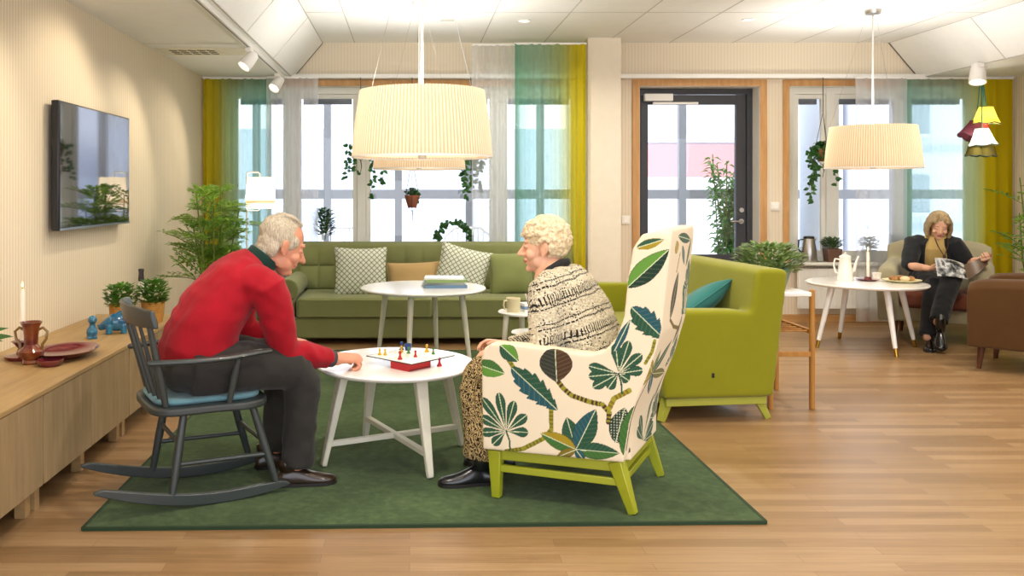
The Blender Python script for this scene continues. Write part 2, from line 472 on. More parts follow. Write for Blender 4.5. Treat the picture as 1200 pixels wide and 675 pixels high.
# ------------------------------------------------------------------ outside
OUTW = plain('white render outside', '#e4e8ef', .8, var=.02)
OUTP = plain('pale blue facade', '#c3cfe0', .8, var=.02)
OUTR = plain('faded red cladding', '#c98b8e', .8, var=.03)
OUTG = plain('grey balcony profile', '#7d8288', .5, var=.03)
OUTWIN = plain('pale facade window', '#aab4c4', .3, var=.05)
struct(MB().box(-4, 8, YB + .26, 11.2, -.2, -.02).build('balcony_deck', plain('pale deck', '#c9ccd0', .7), smooth=False), 'pale balcony deck outside', 'deck')
bf = thing('balcony_screen', 'grey glazing bars of the balcony outside the windows', 'balcony screen', (1.6, 10.6, 0)); bf['kind'] = 'structure'
m = MB(); m.box(-4, 8, 10.57, 10.63, 1.215, 1.33); m.box(-4, 8, 10.57, 10.63, -.02, .06); m.build('rail', OUTG, bf, world=True, smooth=False)
for k in range(-3, 8):
    x = -.14 + .88 * k
    MB().box(x - .045, x + .045, 10.56, 10.64, -.02, 3.2).build('post', OUTG, bf, world=True, smooth=False)
MB().lathe([(.15, -.02), (.15, 3.4)], (4.62, 9.75, 0), 28).build('balcony_pillar', OUTP)
struct(bpy.data.objects['balcony_pillar'], 'pale round pillar outside the right window', 'pillar')
def facade(name, label, x0, x1, Y, z1, mt, wins=(), bands=()):
    root = thing(name, label, 'building', ((x0 + x1) / 2, Y, -4))
    MB().box(x0, x1, Y, Y + 8, -4, z1).build('wall', mt, root, world=True, smooth=False)
    for xa, xb, za, zb in wins:
        wd = MB().box(xa, xb, Y - .06, Y + .02, za, zb).build('window', OUTWIN, root, world=True, smooth=False)
        MB().box(xa - .08, xb + .08, Y - .1, Y, za - .12, za).build('ledge', OUTW, wd, world=True, smooth=False)
    for xa, xb, za, zb, mm in bands: MB().box(xa, xb, Y - .12, Y + .02, za, zb).build('band', mm, root, world=True, smooth=False)
facade('building', 'long pale blue building seen through the sofa window', -14, 5.0, 25, 3.15, OUTP)
wins = [(8.2 + 1.9 * k, 9.3 + 1.9 * k, 3.05, 3.85) for k in range(3)] + [(8.0 + 1.1 * k, 8.6 + 1.1 * k, 4.4, 5.2) for k in range(6)]
facade('building', 'white block with a faded red band seen through the garden door', 6.2, 13.2, 26, 7.5, OUTW, wins, [(6.2, 11.0, 1.75, 2.75, OUTR), (6.2, 13.2, 2.8, 2.95, OUTP)])
wins = [(14.2 + 2.0 * k, 15.2 + 2.0 * k, z, z + 1.1) for k in range(5) for z in (-1.6, .7, 3.0)]
facade('building', 'grey white block seen through the window beside the reader', 13.4, 26, 25, 6.0, OUTW, wins, [(13.4, 26, .2, .35, OUTP), (13.4, 26, 2.5, 2.65, OUTP)])

# ------------------------------------------------------------------ lights in the ceiling
WARM = (1.0, .90, .76)
def area(name, loc, power, size, col=WARM, parent=None, spread=R(150), rot=(0, 0, 0)):
    ld = bpy.data.lights.new(name, 'AREA'); ld.shape = 'DISK'; ld.size = size; ld.energy = power; ld.color = col; ld.spread = spread
    o = bpy.data.objects.new(name, ld); C.objects.link(o); o.location = loc; o.rotation_euler = rot
    if parent is not None: o.parent = parent
    return o
def point(name, loc, power, r, col=WARM, parent=None):
    ld = bpy.data.lights.new(name, 'POINT'); ld.energy = power; ld.shadow_soft_size = r; ld.color = col
    o = bpy.data.objects.new(name, ld); C.objects.link(o); o.location = loc
    if parent is not None: o.parent = parent
    return o
def spot(name, loc, aim, power, angle, col=WARM, r=.03, blend=.6):
    ld = bpy.data.lights.new(name, 'SPOT'); ld.energy = power; ld.shadow_soft_size = r; ld.color = col; ld.spot_size = R(angle); ld.spot_blend = blend
    o = bpy.data.objects.new(name, ld); C.objects.link(o); o.location = loc
    o.rotation_euler = (Vector(aim) - Vector(loc)).to_track_quat('-Z', 'Y').to_euler()
    return o
LAMPGLOW = emit('lit lamp glass', '#fff3dc', 3.0)
P_DOWN = 17
for i, (x, y, lab) in enumerate([(1.0, 7.45, 'round recessed ceiling light nearest the column'), (2.94, 7.4, 'round recessed ceiling light above the garden door'),
                                 (1.0, 4.9, None), (2.94, 4.9, None), (4.3, 5.6, None), (-.3, 3.2, None), (1.0, 2.4, None), (2.94, 2.4, None), (4.3, 2.4, None)]):
    if lab:
        d = thing('downlight', lab, 'ceiling light', (x, y, ZH), 0, 'recessed ceiling lights')
        MB().lathe([(.055, .01), (.062, -.004), (.048, -.006), (.045, .004)], (0, 0, 0), 28, cap=False).build('ring', WHITE, d)
        MB().lathe([(.046, -.001), (.046, .004)], (0, 0, 0), 28).build('lens', LAMPGLOW, d)
    area('downlight_lamp', (x, y, ZH - .012), P_DOWN, .09)
# track on the soffit edge with two spotlights
tr = thing('light_track', 'white lighting track along the left soffit edge', 'lighting track', (-1.23, 3.9, ZL))
MB().box(-.02, .02, -4.4, 4.5, -.035, 0).build('rail', WHITE, tr)
MB().box(-.006, .006, -4.4, 4.5, -.0365, -.034).build('slot', plain('track slot', '#7d7c74', .5), tr)
SPOTW = plain('white spotlight metal', '#eceae6', .35, var=.01)
def spotlight(x, y, z, aim, label, drop=.07, s=1.0):
    t = thing('spotlight', label, 'spotlight', (x, y, z), 0, 'white track spotlights')
    MB().box(-.022, .022, -.06, .06, -.03, 0).build('adapter', SPOTW, t, bevel=.004)
    MB().tube([(0, 0, -.02), (0, 0, -drop)], .01, 10).build('stem', SPOTW, t)
    d = (Vector(aim) - Vector((x, y, z))).normalized()
    q = Vector((0, 0, -1)).rotation_difference(d).to_matrix()
    o = Vector((0, 0, -drop - .02))
    M = q @ Matrix.Diagonal((1, 1, -1))
    MB().lathe([(.028 * s, -.07 * s), (.04 * s, -.06 * s), (.05 * s, .0), (.055 * s, .075 * s), (.05 * s, .075 * s), (.045 * s, .05 * s)], o, 24, M=M, cap=False).build('head', SPOTW, t)
    MB().lathe([(.047 * s, .048 * s), (.047 * s, .052 * s)], o, 24, M=M).build('lens', LAMPGLOW, t)
    return Vector((x, y, z)) + o + d * (.085 * s), d
p, d = spotlight(-1.23, 6.55, ZL - .036, (-2.05, 5.9, 1.2), 'white spotlight on the track above the television end')
spot('spotlight_lamp', p, p + d, 22, 95, (1, .84, .62))
p, d = spotlight(-1.23, 7.95, ZL - .036, (-1.9, 7.0, 1.2), 'white spotlight at the window end of the track')
spot('spotlight_lamp', p, p + d, 22, 95, (1, .84, .62))
for y in (3.9, 5.2, 2.6): spot('spotlight_lamp', (-1.23, y, ZL - .12), (-2.05, y - .2, 1.5), 24, 100, (1, .84, .62))
p, d = spotlight(5.06, 7.6, ZL, (4.6, 7.0, .4), 'white spotlight on the right slope above the lamp cluster', .06, 1.25)
spot('spotlight_lamp', p, p + d, 20, 80)
# ceiling vent
v = thing('ceiling_vent', 'white perforated air vent in the left soffit', 'vent', (-1.72, 6.9, ZL))
MB().box(-.3, .5, -.17, .17, -.008, 0).build('plate', plain('vent plate', '#e2dcc9', .6), v, bevel=.003)
m = MB()
for i in range(5):
    for j in range(3): m.bar((-.2 + i * .075, -.09 + j * .08, -.0095), (-.145 + i * .075, -.055 + j * .08, -.0095), .022, .004)
m.build('slots', plain('vent slots', '#6a6355', .8), v)
sd_ = thing('smoke_detector', 'small flat sensor on the ceiling by the pendant rods', 'sensor', (.33, 7.4, ZH))
MB().box(-.06, .06, -.015, .015, -.012, 0).build('sensor_plate', SEAM, sd_, bevel=.003)
# ------------------------------------------------------------------ rug
t = NT('green rug'); v = t.coord()
n1 = t.noise(v, 260, 2); n2 = t.noise(v, 2.2, 4, .6); n3 = t.noise(v, 30, 3)
f = t.math('ADD', t.math('MULTIPLY', n1, .35), t.math('ADD', t.math('MULTIPLY', n2, .35), t.math('MULTIPLY', n3, .3)))
cc = t.ramp(f, [(.36, '#2f4024'), (.52, '#425633'), (.66, '#5b6e46')])
RUG = t.done(t.bsdf(cc, .95, 0, .1, t.bump(n1, .6, .006), 0, .08))
m = MB(); q = [(-1.254, 3.275), (1.394, 3.342), (1.385, 6.95), (-1.262, 6.95)]
m.prism(q, .0, .012, lambda u, w, t: Vector((u, w, t)))
rug = m.build('rug', RUG, smooth=False); tag(rug, 'large green wool rug lying under the coffee table', 'rug')
b = MB(); e = .012
for (a0, a1) in zip(q, q[1:] + q[:1]): b.bar((a0[0], a0[1], .0065), (a1[0], a1[1], .0065), .014, .0135)
b.build('edging', plain('rug edging', '#22381f', .9), rug, smooth=False)

# ------------------------------------------------------------------ low oak cabinets along the left wall
OAKD = wood('cabinet oak', '#8c7554', '#a8906b', 'Z', 1.0, .5)
OAKL = wood('cabinet top oak', '#987b52', '#b39463', 'Y', 1.0, .45)
XC = -1.483
for a, b_, lab in ((2.40, 3.455, 'low oak cabinet nearest the front, cut by the frame edge'), (3.46, 4.512, 'low oak cabinet below the red vase and plate'), (4.517, 5.57, 'low oak cabinet below the herb pots, behind the rocking chair')):
    r = thing('low_cabinet', lab, 'cabinet', ((XC + XL) / 2, (a + b_) / 2, 0), 0, 'low oak wall cabinets')
    MB().box(XL + .005, XC - .02, a, b_, .12, .478).build('body', OAKD, r, world=True, smooth=False, bevel=.002)
    mid = (a + b_) / 2
    for y0, y1 in ((a, mid), (mid, b_)):
        MB().box(XC - .018, XC, y0 + .003, y1 - .003, .115, .476).build('door', OAKD, r, world=True, smooth=False, bevel=.0015)
    for y in (a + .04, mid, b_ - .04):
        MB().box(XC - .09, XC - .045, y - .022, y + .022, 0, .12).build('leg', OAKL, r, world=True, smooth=False, bevel=.002)
    for y in (a + .04, b_ - .04):
        MB().box(XL + .06, XL + .105, y - .022, y + .022, 0, .12).build('leg', OAKL, r, world=True, smooth=False, bevel=.002)
tag(MB().box(XL + .003, XC + .004, 2.39, 5.585, .479, .50).build('cabinet_top', OAKL, smooth=False, bevel=.003), 'long oak worktop over the low cabinets by the left wall', 'worktop')

# ------------------------------------------------------------------ television
tv = thing('television', 'black flat television mounted on the left wall', 'television', (XL, 5.41, 1.45))
BLK = plain('black plastic', '#17181b', .35, var=.03)
MB().box(.03, .075, -.605, .605, -.37, .37).build('housing', BLK, tv, bevel=.008, seg=3)
t = NT('dark glossy screen'); SCR = t.done(t.bsdf(lin('#0c0e14'), .06, 0, .9, None, 1.0, 0, .03))
MB().box(.074, .0775, -.592, .592, -.352, .358).build('screen', SCR, tv, smooth=False)
MB().box(0.0, .035, -.2, .2, -.15, .15).build('wall_bracket', BLK, tv, bevel=.004)
MB().box(.074, .082, -.592, .592, -.368, -.357).build('bottom_strip', plain('silver strip', '#9aa0a6', .3, metal=.8), tv, smooth=False)

# ------------------------------------------------------------------ soft helpers
def pillow(name, mt, w, h, t, loc, rot, label, cat='cushion', group=None, pinch=.08, piping=None, n=22):
    r = thing(name, label, cat, loc, 0, group); r.rotation_euler = rot
    m = MB(); top = []; bot = []
    def pos(i, j, sg):
        u = -1 + 2 * i / n; v = -1 + 2 * j / n
        k = 1 - pinch * (1 - u * u) * abs(v) ** 3; l = 1 - pinch * (1 - v * v) * abs(u) ** 3
        q = max(0, (1 - abs(u) ** 2.6)) ** .55 * max(0, (1 - abs(v) ** 2.6)) ** .55
        wr = noise.noise(Vector((u * 2.2 + loc[0] * 9, v * 2.2, sg * 2))) * .05
        return Vector((u * w / 2 * l, sg * t / 2 * q * (1 + wr), v * h / 2 * k))
    idx = {}
    vs = []; fs = []
    for sg in (-1, 1):
        for i in range(n + 1):
            for j in range(n + 1):
                e = i in (0, n) or j in (0, n)
                if sg == 1 and e: idx[(sg, i, j)] = idx[(-1, i, j)]; continue
                idx[(sg, i, j)] = len(vs); vs.append(pos(i, j, sg))
    for sg in (-1, 1):
        for i in range(n):
            for j in range(n):
                f = (idx[(sg, i, j)], idx[(sg, i + 1, j)], idx[(sg, i + 1, j + 1)], idx[(sg, i, j + 1)])
                fs.append(f if sg == -1 else f[::-1])
    m.add(vs, fs); m.build('cover', mt, r, ang=180)
    loop = [pos(i, 0, -1) for i in range(n)] + [pos(n, j, -1) for j in range(n)] + [pos(n - i, n, -1) for i in range(n)] + [pos(0, n - j, -1) for j in range(n)]
    p = MB(); p.tube(loop + [loop[0]], .0045, 6, cap=False); p.build('piping', piping or mt, r, ang=180)
    return r

def upholstery(mb, name, mt, parent, vox=.012, sm=6):
    return mb.build(name, mt, parent, rem=vox, sm=sm)

# ------------------------------------------------------------------ olive tufted sofa
OLIVE = fabric('olive sofa cloth', '#757a4c', 420, .25)
so = thing('sofa', 'long olive green sofa with a tufted back under the window', 'sofa', (.2, 7.75, .0135))
m = MB(); m.box(-1.30, 1.30, -.49, .36, .04, .215); m.build('base', OLIVE, so, bevel=.015, seg=3)
for x in (-1.22, 1.22):
    for y in (-.42, .3): MB().lathe([(.018, 0), (.026, .045)], (x, y, 0), 14).build('leg', plain('dark stained wood', '#3a2a1e', .4), so)
for s in (-1, 1):
    x0, x1 = (-1.165, -.003) if s < 0 else (.003, 1.165)
    cm = MB(); cm.box(x0, x1, -.515, .2, .212, .385)
    cu = cm.build('seat_cushion', OLIVE, so, bevel=.03, seg=4)
    pp = MB(); pp.tube([(x0 + .02, -.512, .366), (x1 - .02, -.512, .366)], .006, 8); pp.tube([(x0 + .02, -.512, .232), (x1 - .02, -.512, .232)], .006, 8); pp.build('piping', OLIVE, cu)
    a = MB(); a.box(-1.32 if s < 0 else 1.18, -1.18 if s < 0 else 1.32, -.49, .36, .2, .42)
    ar = a.build('armrest', OLIVE, so, bevel=.03, seg=3)
    rl = MB(); xx = s * 1.235; rl.tube([(xx, -.51, .455), (xx, .24, .455)], .092, 28)
    rl.build('roll', OLIVE, ar, bevel=.012, seg=3)
# tufted back: real dimples between the buttons
nx, nz = 15, 2
W_, z0_, z1_ = 2.44, .385, .81
gx, gz = 180, 60
vs = []; fs = []
for j in range(gz + 1):
    for i in range(gx + 1):
        u, w_ = i / gx, j / gz
        a = abs(math.sin(PI * u * nx)); b_ = abs(math.sin(PI * w_ * nz))
        a = a ** .42; a = a + (1 - a) * max(0, (w_ - .62) / .38); d = .036 * (b_ ** .42) * (.45 + .55 * a)
        x = -W_ / 2 + W_ * u; z = z0_ + (z1_ - z0_) * w_
        y = .19 + .10 * w_ - d
        if w_ > .93: y += .06 * ((w_ - .93) / .07) ** 2
        vs.append(Vector((x, y, z)))
for j in range(gz):
    for i in range(gx): a = j * (gx + 1) + i; fs.append((a, a + 1, a + gx + 2, a + gx + 1))
m = MB(); m.add(vs, fs); m.build('tufted_back', OLIVE, so, ang=180)
m = MB(); m.prism([(.2, .2), (.40, .2), (.44, .78), (.42, .815), (.31, .812)], -1.335, 1.335, lambda u, w, t: Vector((t, u, w))); m.build('back_frame', OLIVE, so, bevel=.02, seg=3)
for k in range(1, nx): MB().ell((-W_ / 2 + W_ * k / nx, .19 + .05 - .004, .5975), (.011, .008, .011), n=10, k=6).build('button', OLIVE, so)

def lattice_mat():
    t = NT('lattice cushion cloth'); v = t.coord((1, 1, 1), (0, R(45), 0))
    x, y, z = t.sep(v)
    def line(c):
        a = t.math('FRACT', t.math('MULTIPLY', c, 1 / .034)); return t.math('LESS_THAN', t.math('ABSOLUTE', t.math('SUBTRACT', a, .5)), .09)
    f = t.math('MAXIMUM', line(x), line(z))
    c = t.mix(f, lin('#d9dbcb'), lin('#6d7a62'))
    return t.done(t.bsdf(c, .9, 0, .2, t.bump(t.noise(t.coord(), 300, 2), .3, .002)))
LATT = lattice_mat()
pillow('lattice_cushion', LATT, .47, .45, .17, (-.436, 7.62, .585), (R(-14), 0, R(3)), 'white lattice cushion at the left of the olive sofa, beside the seated man', group='lattice cushions')
pillow('lattice_cushion', LATT, .46, .44, .17, (.47, 7.62, .595), (R(-14), R(14), R(-4)), 'white lattice cushion tilted behind the round table, beside the plain olive cushion', group='lattice cushions')
pillow('olive_cushion', fabric('plain olive cushion cloth', '#7f8752', 400, .25), .40, .39, .15, (.905, 7.62, .57), (R(-14), R(-2), R(2)), 'plain olive cushion near the right end of the sofa')
pillow('tan_cushion', fabric('tan cushion cloth', '#b79a68', 300, .3), .52, .30, .12, (.05, 7.70, .52), (R(-14), R(-2), 0), 'oblong tan cushion between the two lattice cushions')

# ------------------------------------------------------------------ white tables
TW = plain('white table lacquer', '#f3f2ee', .22, var=.008, coat=.3)
TL = plain('off white table legs', '#ddd9c6', .4, var=.02)
def round_top(r, th, z): return MB().lathe([(0, z - th), (r - .012, z - th), (r, z - th + .01), (r + .001, z - .006), (r - .004, z), (0, z)], (0, 0, 0), 72, cap=False)
tb = thing('round_coffee_table', 'low round white coffee table with crossed stretchers on the green rug', 'coffee table', (-.07, 4.17, .0135))
z = .458
round_top(.388, .022, z).build('tabletop', TW, tb, ang=30)
m = MB(); m.lathe([(.30, z - .07), (.30, z - .022)], (0, 0, 0), 4, M=RZ(R(-64 + 45)).to_3x3() if False else None)
feet = []
for k in range(4):
    a = R(-64 + 90 * k); ca, sa = math.cos(a), math.sin(a)
    top = Vector((.27 * ca, .27 * sa, z - .022)); bot = Vector((.372 * ca, .372 * sa, 0))
    up = Vector((ca, sa, 0)); l = MB()
    l.bar(bot, top, .030, .026, up, w2=.062, h2=.04)
    l.build('leg', TL, tb, bevel=.006, seg=2)
    feet.append((ca, sa))
for k in (0, 1):
    ca, sa = feet[k]; zz = .10 + (.0 if k == 0 else .0)
    MB().bar((.34 * ca, .34 * sa, zz), (-.34 * ca, -.34 * sa, zz), .03, .024 if k == 0 else .0238).build('stretcher', TL, tb, bevel=.003)
tb2 = thing('round_side_table', 'taller round white table with books in front of the sofa', 'table', (.1, 6.28, .0135))
z = .588
round_top(.46, .022, z).build('tabletop', TW, tb2, ang=30)
for k in range(4):
    a = R(-18 + 90 * k); ca, sa = math.cos(a), math.sin(a)
    MB().tube([(.36 * ca, .36 * sa, 0), (.29 * ca, .29 * sa, z - .02)], [.014, .024], 14).build('leg', TL, tb2)
    MB().bar((.0, 0, z - .035), (.3 * ca, .3 * sa, z - .035), .04, .028).build('apron_rail', TL, tb2)

# low nesting tables beside the woman
for (x, y, z, r, lab, g) in ((.70, 5.35, .553, .145, 'small white side table carrying the mug behind the woman', 0), (.74, 5.12, .462, .13, 'lower white nesting table half hidden behind the woman', 1)):
    n_ = thing('nesting_table', lab, 'side table', (x, y, .0135), 0, 'white nesting tables')
    round_top(r, .018, z - .012).build('tabletop', TW, n_, ang=30)
    for k in range(3):
        a = R(200 + 120 * k); ca, sa = math.cos(a), math.sin(a)
        MB().tube([(r * ca, r * sa, 0), (r * .72 * ca, r * .72 * sa, z - .029)], [.011, .018], 12).build('leg', TL, n_)

# ------------------------------------------------------------------ rocking chair
RK = plain('dark grey green chair paint', '#363c3b', .38, var=.06, vs=6, coat=.15)
rc = thing('rocking_chair', 'dark grey wooden rocking chair under the man in red', 'rocking chair', (-.939, 3.673, .0135), R(28))
def arc(x): return .0 + .432 * (x - .107) ** 2 * .92
for s in (-1, 1):
    y = s * .19; rings = []
    for i in range(25):
        x = -.425 + (.80) * i / 24; zz = arc(x)
        hh = .046 * (1 - .55 * abs((i - 12) / 12) ** 4) ; ww = .013
        e = 1 if 0 < i < 24 else .45
        rings.append([Vector((x, y - ww, zz + .0)), Vector((x, y + ww, zz + .0)), Vector((x, y + ww, zz + hh * e)), Vector((x, y - ww, zz + hh * e))])
    MB().rings(rings).build('rocker', RK, rc, bevel=.004)
ZS = .418
m = MB(); pol = []
for i in range(40):
    a = 2 * PI * i / 40
    x = .04 + .25 * abs(math.cos(a)) ** .45 * (1 if math.cos(a) > 0 else -1); y = (.255 - .02 * (1 if math.cos(a) < 0 else 0)) * abs(math.sin(a)) ** .45 * (1 if math.sin(a) > 0 else -1)
    pol.append((x, y))
m.prism(pol, ZS - .034, ZS, lambda u, w, t: Vector((u, w, t))); m.build('seat', RK, rc, bevel=.01, seg=3)
legs = []
for s in (-1, 1):
    for (xt, xb) in ((-.07, -.125), (.215, .315)):
        a = Vector((xb, s * .19, arc(xb) + .03)); b_ = Vector((xt, s * .165, ZS - .03)); legs.append((a, b_))
        MB().tube([a, a.lerp(b_, .5), b_], [.0145, .018, .0155], 14).build('leg', RK, rc)
def on(l, f): return l[0].lerp(l[1], f)
MB().tube([on(legs[0], .38), on(legs[1], .36)], .0095, 10).build('stretcher', RK, rc)
MB().tube([on(legs[2], .38), on(legs[3], .36)], .0095, 10).build('stretcher', RK, rc)
MB().tube([on(legs[0], .62), on(legs[2], .62)], .0095, 10).build('stretcher', RK, rc)
MB().tube([on(legs[1], .52), on(legs[3], .52)], .0095, 10).build('stretcher', RK, rc)
# curved crest and spindles
def crest(y, z): return Vector((-.245 + .055 * (1 - (y / .25) ** 2) * -1 + .03 - .22 * (z - .78) , y, z))
rings = []
for i in range(21):
    y = -.265 + .53 * i / 20; e = abs((i - 10) / 10)
    zt = .832 - .012 * e ** 2; zb = .745 + .004 * e ** 2
    ring = []
    for (z, o) in ((zb, -.011), (zb, .011), ((zt + zb) / 2, .013), (zt, .009), (zt, -.009), ((zt + zb) / 2, -.013)): ring.append(crest(y, z) + Vector((o, 0, 0)))
    rings.append(ring)
MB().rings(rings).build('crest_rail', RK, rc, bevel=.005)
for i in range(7):
    f = -1 + 2 * i / 6
    b_ = Vector((-.165 + .02 * abs(f), f * .185, ZS - .01)); t_ = crest(f * .225, .76)
    r0 = .0155 if i in (0, 6) else .0095
    MB().tube([b_, b_.lerp(t_, .35), t_], [r0 * .8, r0 * 1.15, r0 * .75], 12).build('spindle', RK, rc)
for s in (-1, 1):
    def sp(f): return Vector((-.165, s * .185, ZS)).lerp(crest(s * .225, .76), f)
    p0 = sp(.55); pts = [p0 + Vector((-.02, s * .012, .0)), Vector((-.06, s * .262, .608)), Vector((.08, s * .275, .612)), Vector((.20, s * .265, .622)), Vector((.262, s * .255, .622))]
    MB().tube(pts, [(.014, .012), (.02, .012), (.026, .012), (.03, .012), (.024, .011)], 14, rnd_=True).build('armrest', RK, rc)
    MB().tube([(.10, s * .225, ZS - .01), (.115, s * .25, .53), (.13, s * .268, .605)], [.012, .016, .011], 12).build('arm_post', RK, rc)
sc_ = thing('seat_pad', 'thin blue grey pad on the rocking chair seat', 'cushion', (-.939, 3.673, .0135 + ZS), R(28))
MB().prism([(u * .90 + .003, w * .84) for u, w in pol], .001, .024, lambda u, w, t: Vector((u, w, t))).build('pad', fabric('blue grey pad cloth', '#5c828c', 300, .2), sc_, bevel=.012, seg=3)

# ------------------------------------------------------------------ lime loveseat
LIME = fabric('lime wool cloth', '#868612', 420, .25, .06, .2)
LIMEW = plain('lime painted wood', '#a2a53a', .45, var=.03)
lv = thing('loveseat', 'lime green two seat sofa with its side to the camera', 'sofa', (1.64, 5.58, 0), R(187))
# local: +x faces front, y to its left (towards the camera); half width .80, depth .62
D_ = .78
def side_poly(): return [(-.33, .135), (.30, .135), (.335, .60), (.30, .635), (-.12, .632), (-.33, .60)]
m = MB()
for s in (-1, 1):
    m.prism([(-.34, .135), (.31, .135), (.345, .585), (.325, .628), (.29, .64), (-.10, .632), (-.34, .60)], s * D_, s * (D_ - .13), lambda u, w, t: Vector((u, t, w)))
m.prism([(-.34, .135), (-.16, .135), (-.18, .42), (-.235, .84), (-.27, .865), (-.40, .862), (-.43, .84)], -D_, D_, lambda u, w, t: Vector((u, t, w)))
m.box(-.3, .31, -D_ + .05, D_ - .05, .135, .30)
upholstery(m, 'body', LIME, lv, .011, 16)
for s in (-1, 1):
    c_ = MB(); y0, y1 = (-.645, -.003) if s < 0 else (.003, .645)
    c_.box(-.17, .33, y0, y1, .30, .435); c_.build('seat_cushion', LIME, lv, bevel=.035, seg=4)
m = MB(); m.box(-.31, .29, -D_ + .03, D_ - .03, .09, .135); m.build('plinth', LIMEW, lv, bevel=.004)
for s in (-1, 1):
    MB().bar((.31, s * (D_ - .06), 0), (.265, s * (D_ - .075), .12), .034, .034, w2=.055, h2=.05).build('leg', LIMEW, lv, bevel=.004)
    MB().bar((-.335, s * (D_ - .06), 0), (-.275, s * (D_ - .075), .12), .034, .034, w2=.055, h2=.05).build('leg', LIMEW, lv, bevel=.004)
MB().box(.02, .035, D_ - .001, D_ + .003, .255, .28).build('maker_tag', plain('black cloth tag', '#222222', .8), lv, smooth=False)
pillow('teal_cushion', fabric('teal cushion cloth', '#2f6f6a', 350, .3), .42, .42, .15, (1.74, 5.22, .60), (R(60), R(25), R(100)), 'dark teal cushion lying inside the lime sofa')

# ------------------------------------------------------------------ wooden plant stand behind the loveseat
PINE = wood('honey wood', '#a5712f', '#c08a42', 'Z', 1.0)
ps = thing('plant_stand', 'honey wood stand with a white tray top behind the lime sofa', 'plant stand', (2.285, 5.36, 0))
for x in (-.125, .125):
    for y in (-.25, .25):
        MB().tube([(x, y, 0), (x, y, .715)], .0165, 12).build('leg', PINE, ps, bevel=.004)
    MB().bar((x, -.25, .462), (x, .25, .462), .022, .026).build('rail', PINE, ps, bevel=.003)
for y in (-.25, .25): MB().bar((-.125, y, .33), (.125, y, .33), .022, .03).build('stretcher', PINE, ps, bevel=.003)
for k in range(7):
    y = -.21 + .07 * k; MB().tube([(-.125, y, .462), (.125, y, .462)], .006, 8).build('shelf_slat', PINE, ps)
MB().box(-.115, .115, -.27, .27, .675, .702).build('tray', TW, ps, bevel=.006)

# ------------------------------------------------------------------ right hand round table
rt = thing('round_splayed_table', 'round white table with brass tipped legs by the reader', 'table', (3.82, 7.14, 0))
z = .545
round_top(.462, .024, z).build('tabletop', TW, rt, ang=30)
BRASS = plain('brass ferrule', '#b8913c', .3, metal=1, var=.03)
for k in range(4):
    a = R(-88 + 90 * k); ca, sa = math.cos(a), math.sin(a)
    b0 = Vector((.42 * ca, .42 * sa, 0)); t0 = Vector((.29 * ca, .29 * sa, z - .022)); q0 = b0.lerp(t0, .12)
    lg = MB().tube([q0, t0], [.0165, .027], 14).build('leg', TW, rt)
    MB().tube([b0, q0 + (t0 - b0) * .002], [.0135, .0172], 14).build('brass_tip', BRASS, lg)

# ------------------------------------------------------------------ tub armchairs
def tub_chair(name, label, loc, rz, mt, lmt, seatm, w_=.80):
    r = thing(name, label, 'armchair', loc, rz, 'low tub armchairs')
    h = w_ / 2; m = MB()
    # arms: rounded thick panels whose top slopes gently to the front
    for s in (-1, 1):
        rings = []
        for i in range(13):
            f = i / 12; x = -.33 + .69 * f
            zt = .70 - .035 * f - (.03 * max(0, (f - .85) / .15) ** 2); yo = s * h * (1 + .0 * f); yi = s * (h - .16)
            rings.append([Vector((x, yo, .17)), Vector((x, yo + s * .012, .45)), Vector((x, yo + s * .008, zt - .06)), Vector((x, yo - s * .03, zt - .012)), Vector((x, (yo + yi) / 2, zt)), Vector((x, yi + s * .02, zt - .02)), Vector((x, yi, zt - .08)), Vector((x, yi, .17))])
        m.rings(rings)
    rings = []
    for i in range(17):
        f = -1 + i / 8; y = f * (h - .01); zt = .865 - .06 * abs(f) ** 4; x0 = -.40 + .05 * abs(f) ** 3
        rings.append([Vector((x0 + .06, y, .17)), Vector((x0 + .20, y, .17)), Vector((x0 + .19, y, .45)), Vector((x0 + .10, y, zt - .05)), Vector((x0 + .06, y, zt)), Vector((x0 - .0, y, zt - .005)), Vector((x0 - .05, y, zt - .06)), Vector((x0 + .0, y, .45))])
    m.rings(rings)
    m.box(-.3, .33, -h + .06, h - .06, .17, .30)
    upholstery(m, 'body', mt, r, .011, 12)
    MB().box(-.19, .37, -h + .165, h - .165, .29, .44).build('seat_cushion', seatm, r, bevel=.04, seg=4)
    for x in (-.28, .29):
        for s in (-1, 1):
            MB().tube([(x * 1.06, s * (h - .12), 0), (x, s * (h - .13), .18)], [.015, .027], 14).build('leg', lmt, r)
    return r
LEGD = wood('dark brown leg wood', '#4a2714', '#693a20', 'Z', 1.0)
BEIGE = fabric('beige chair cloth', '#9b9478', 380, .25, .06)
BROWN = fabric('brown chair cloth', '#523617', 380, .25, .08)
tub_chair('armchair', 'beige tub armchair holding the reader by the window', (4.69, 7.60, 0), R(235), BEIGE, LEGD, fabric('red brown seat cloth', '#6d3d2c', 380, .25), .84)
tub_chair('armchair', 'brown tub armchair in front of the reader, cut by the frame', (4.61, 6.27, 0), R(135), BROWN, LEGD, BROWN, .80)
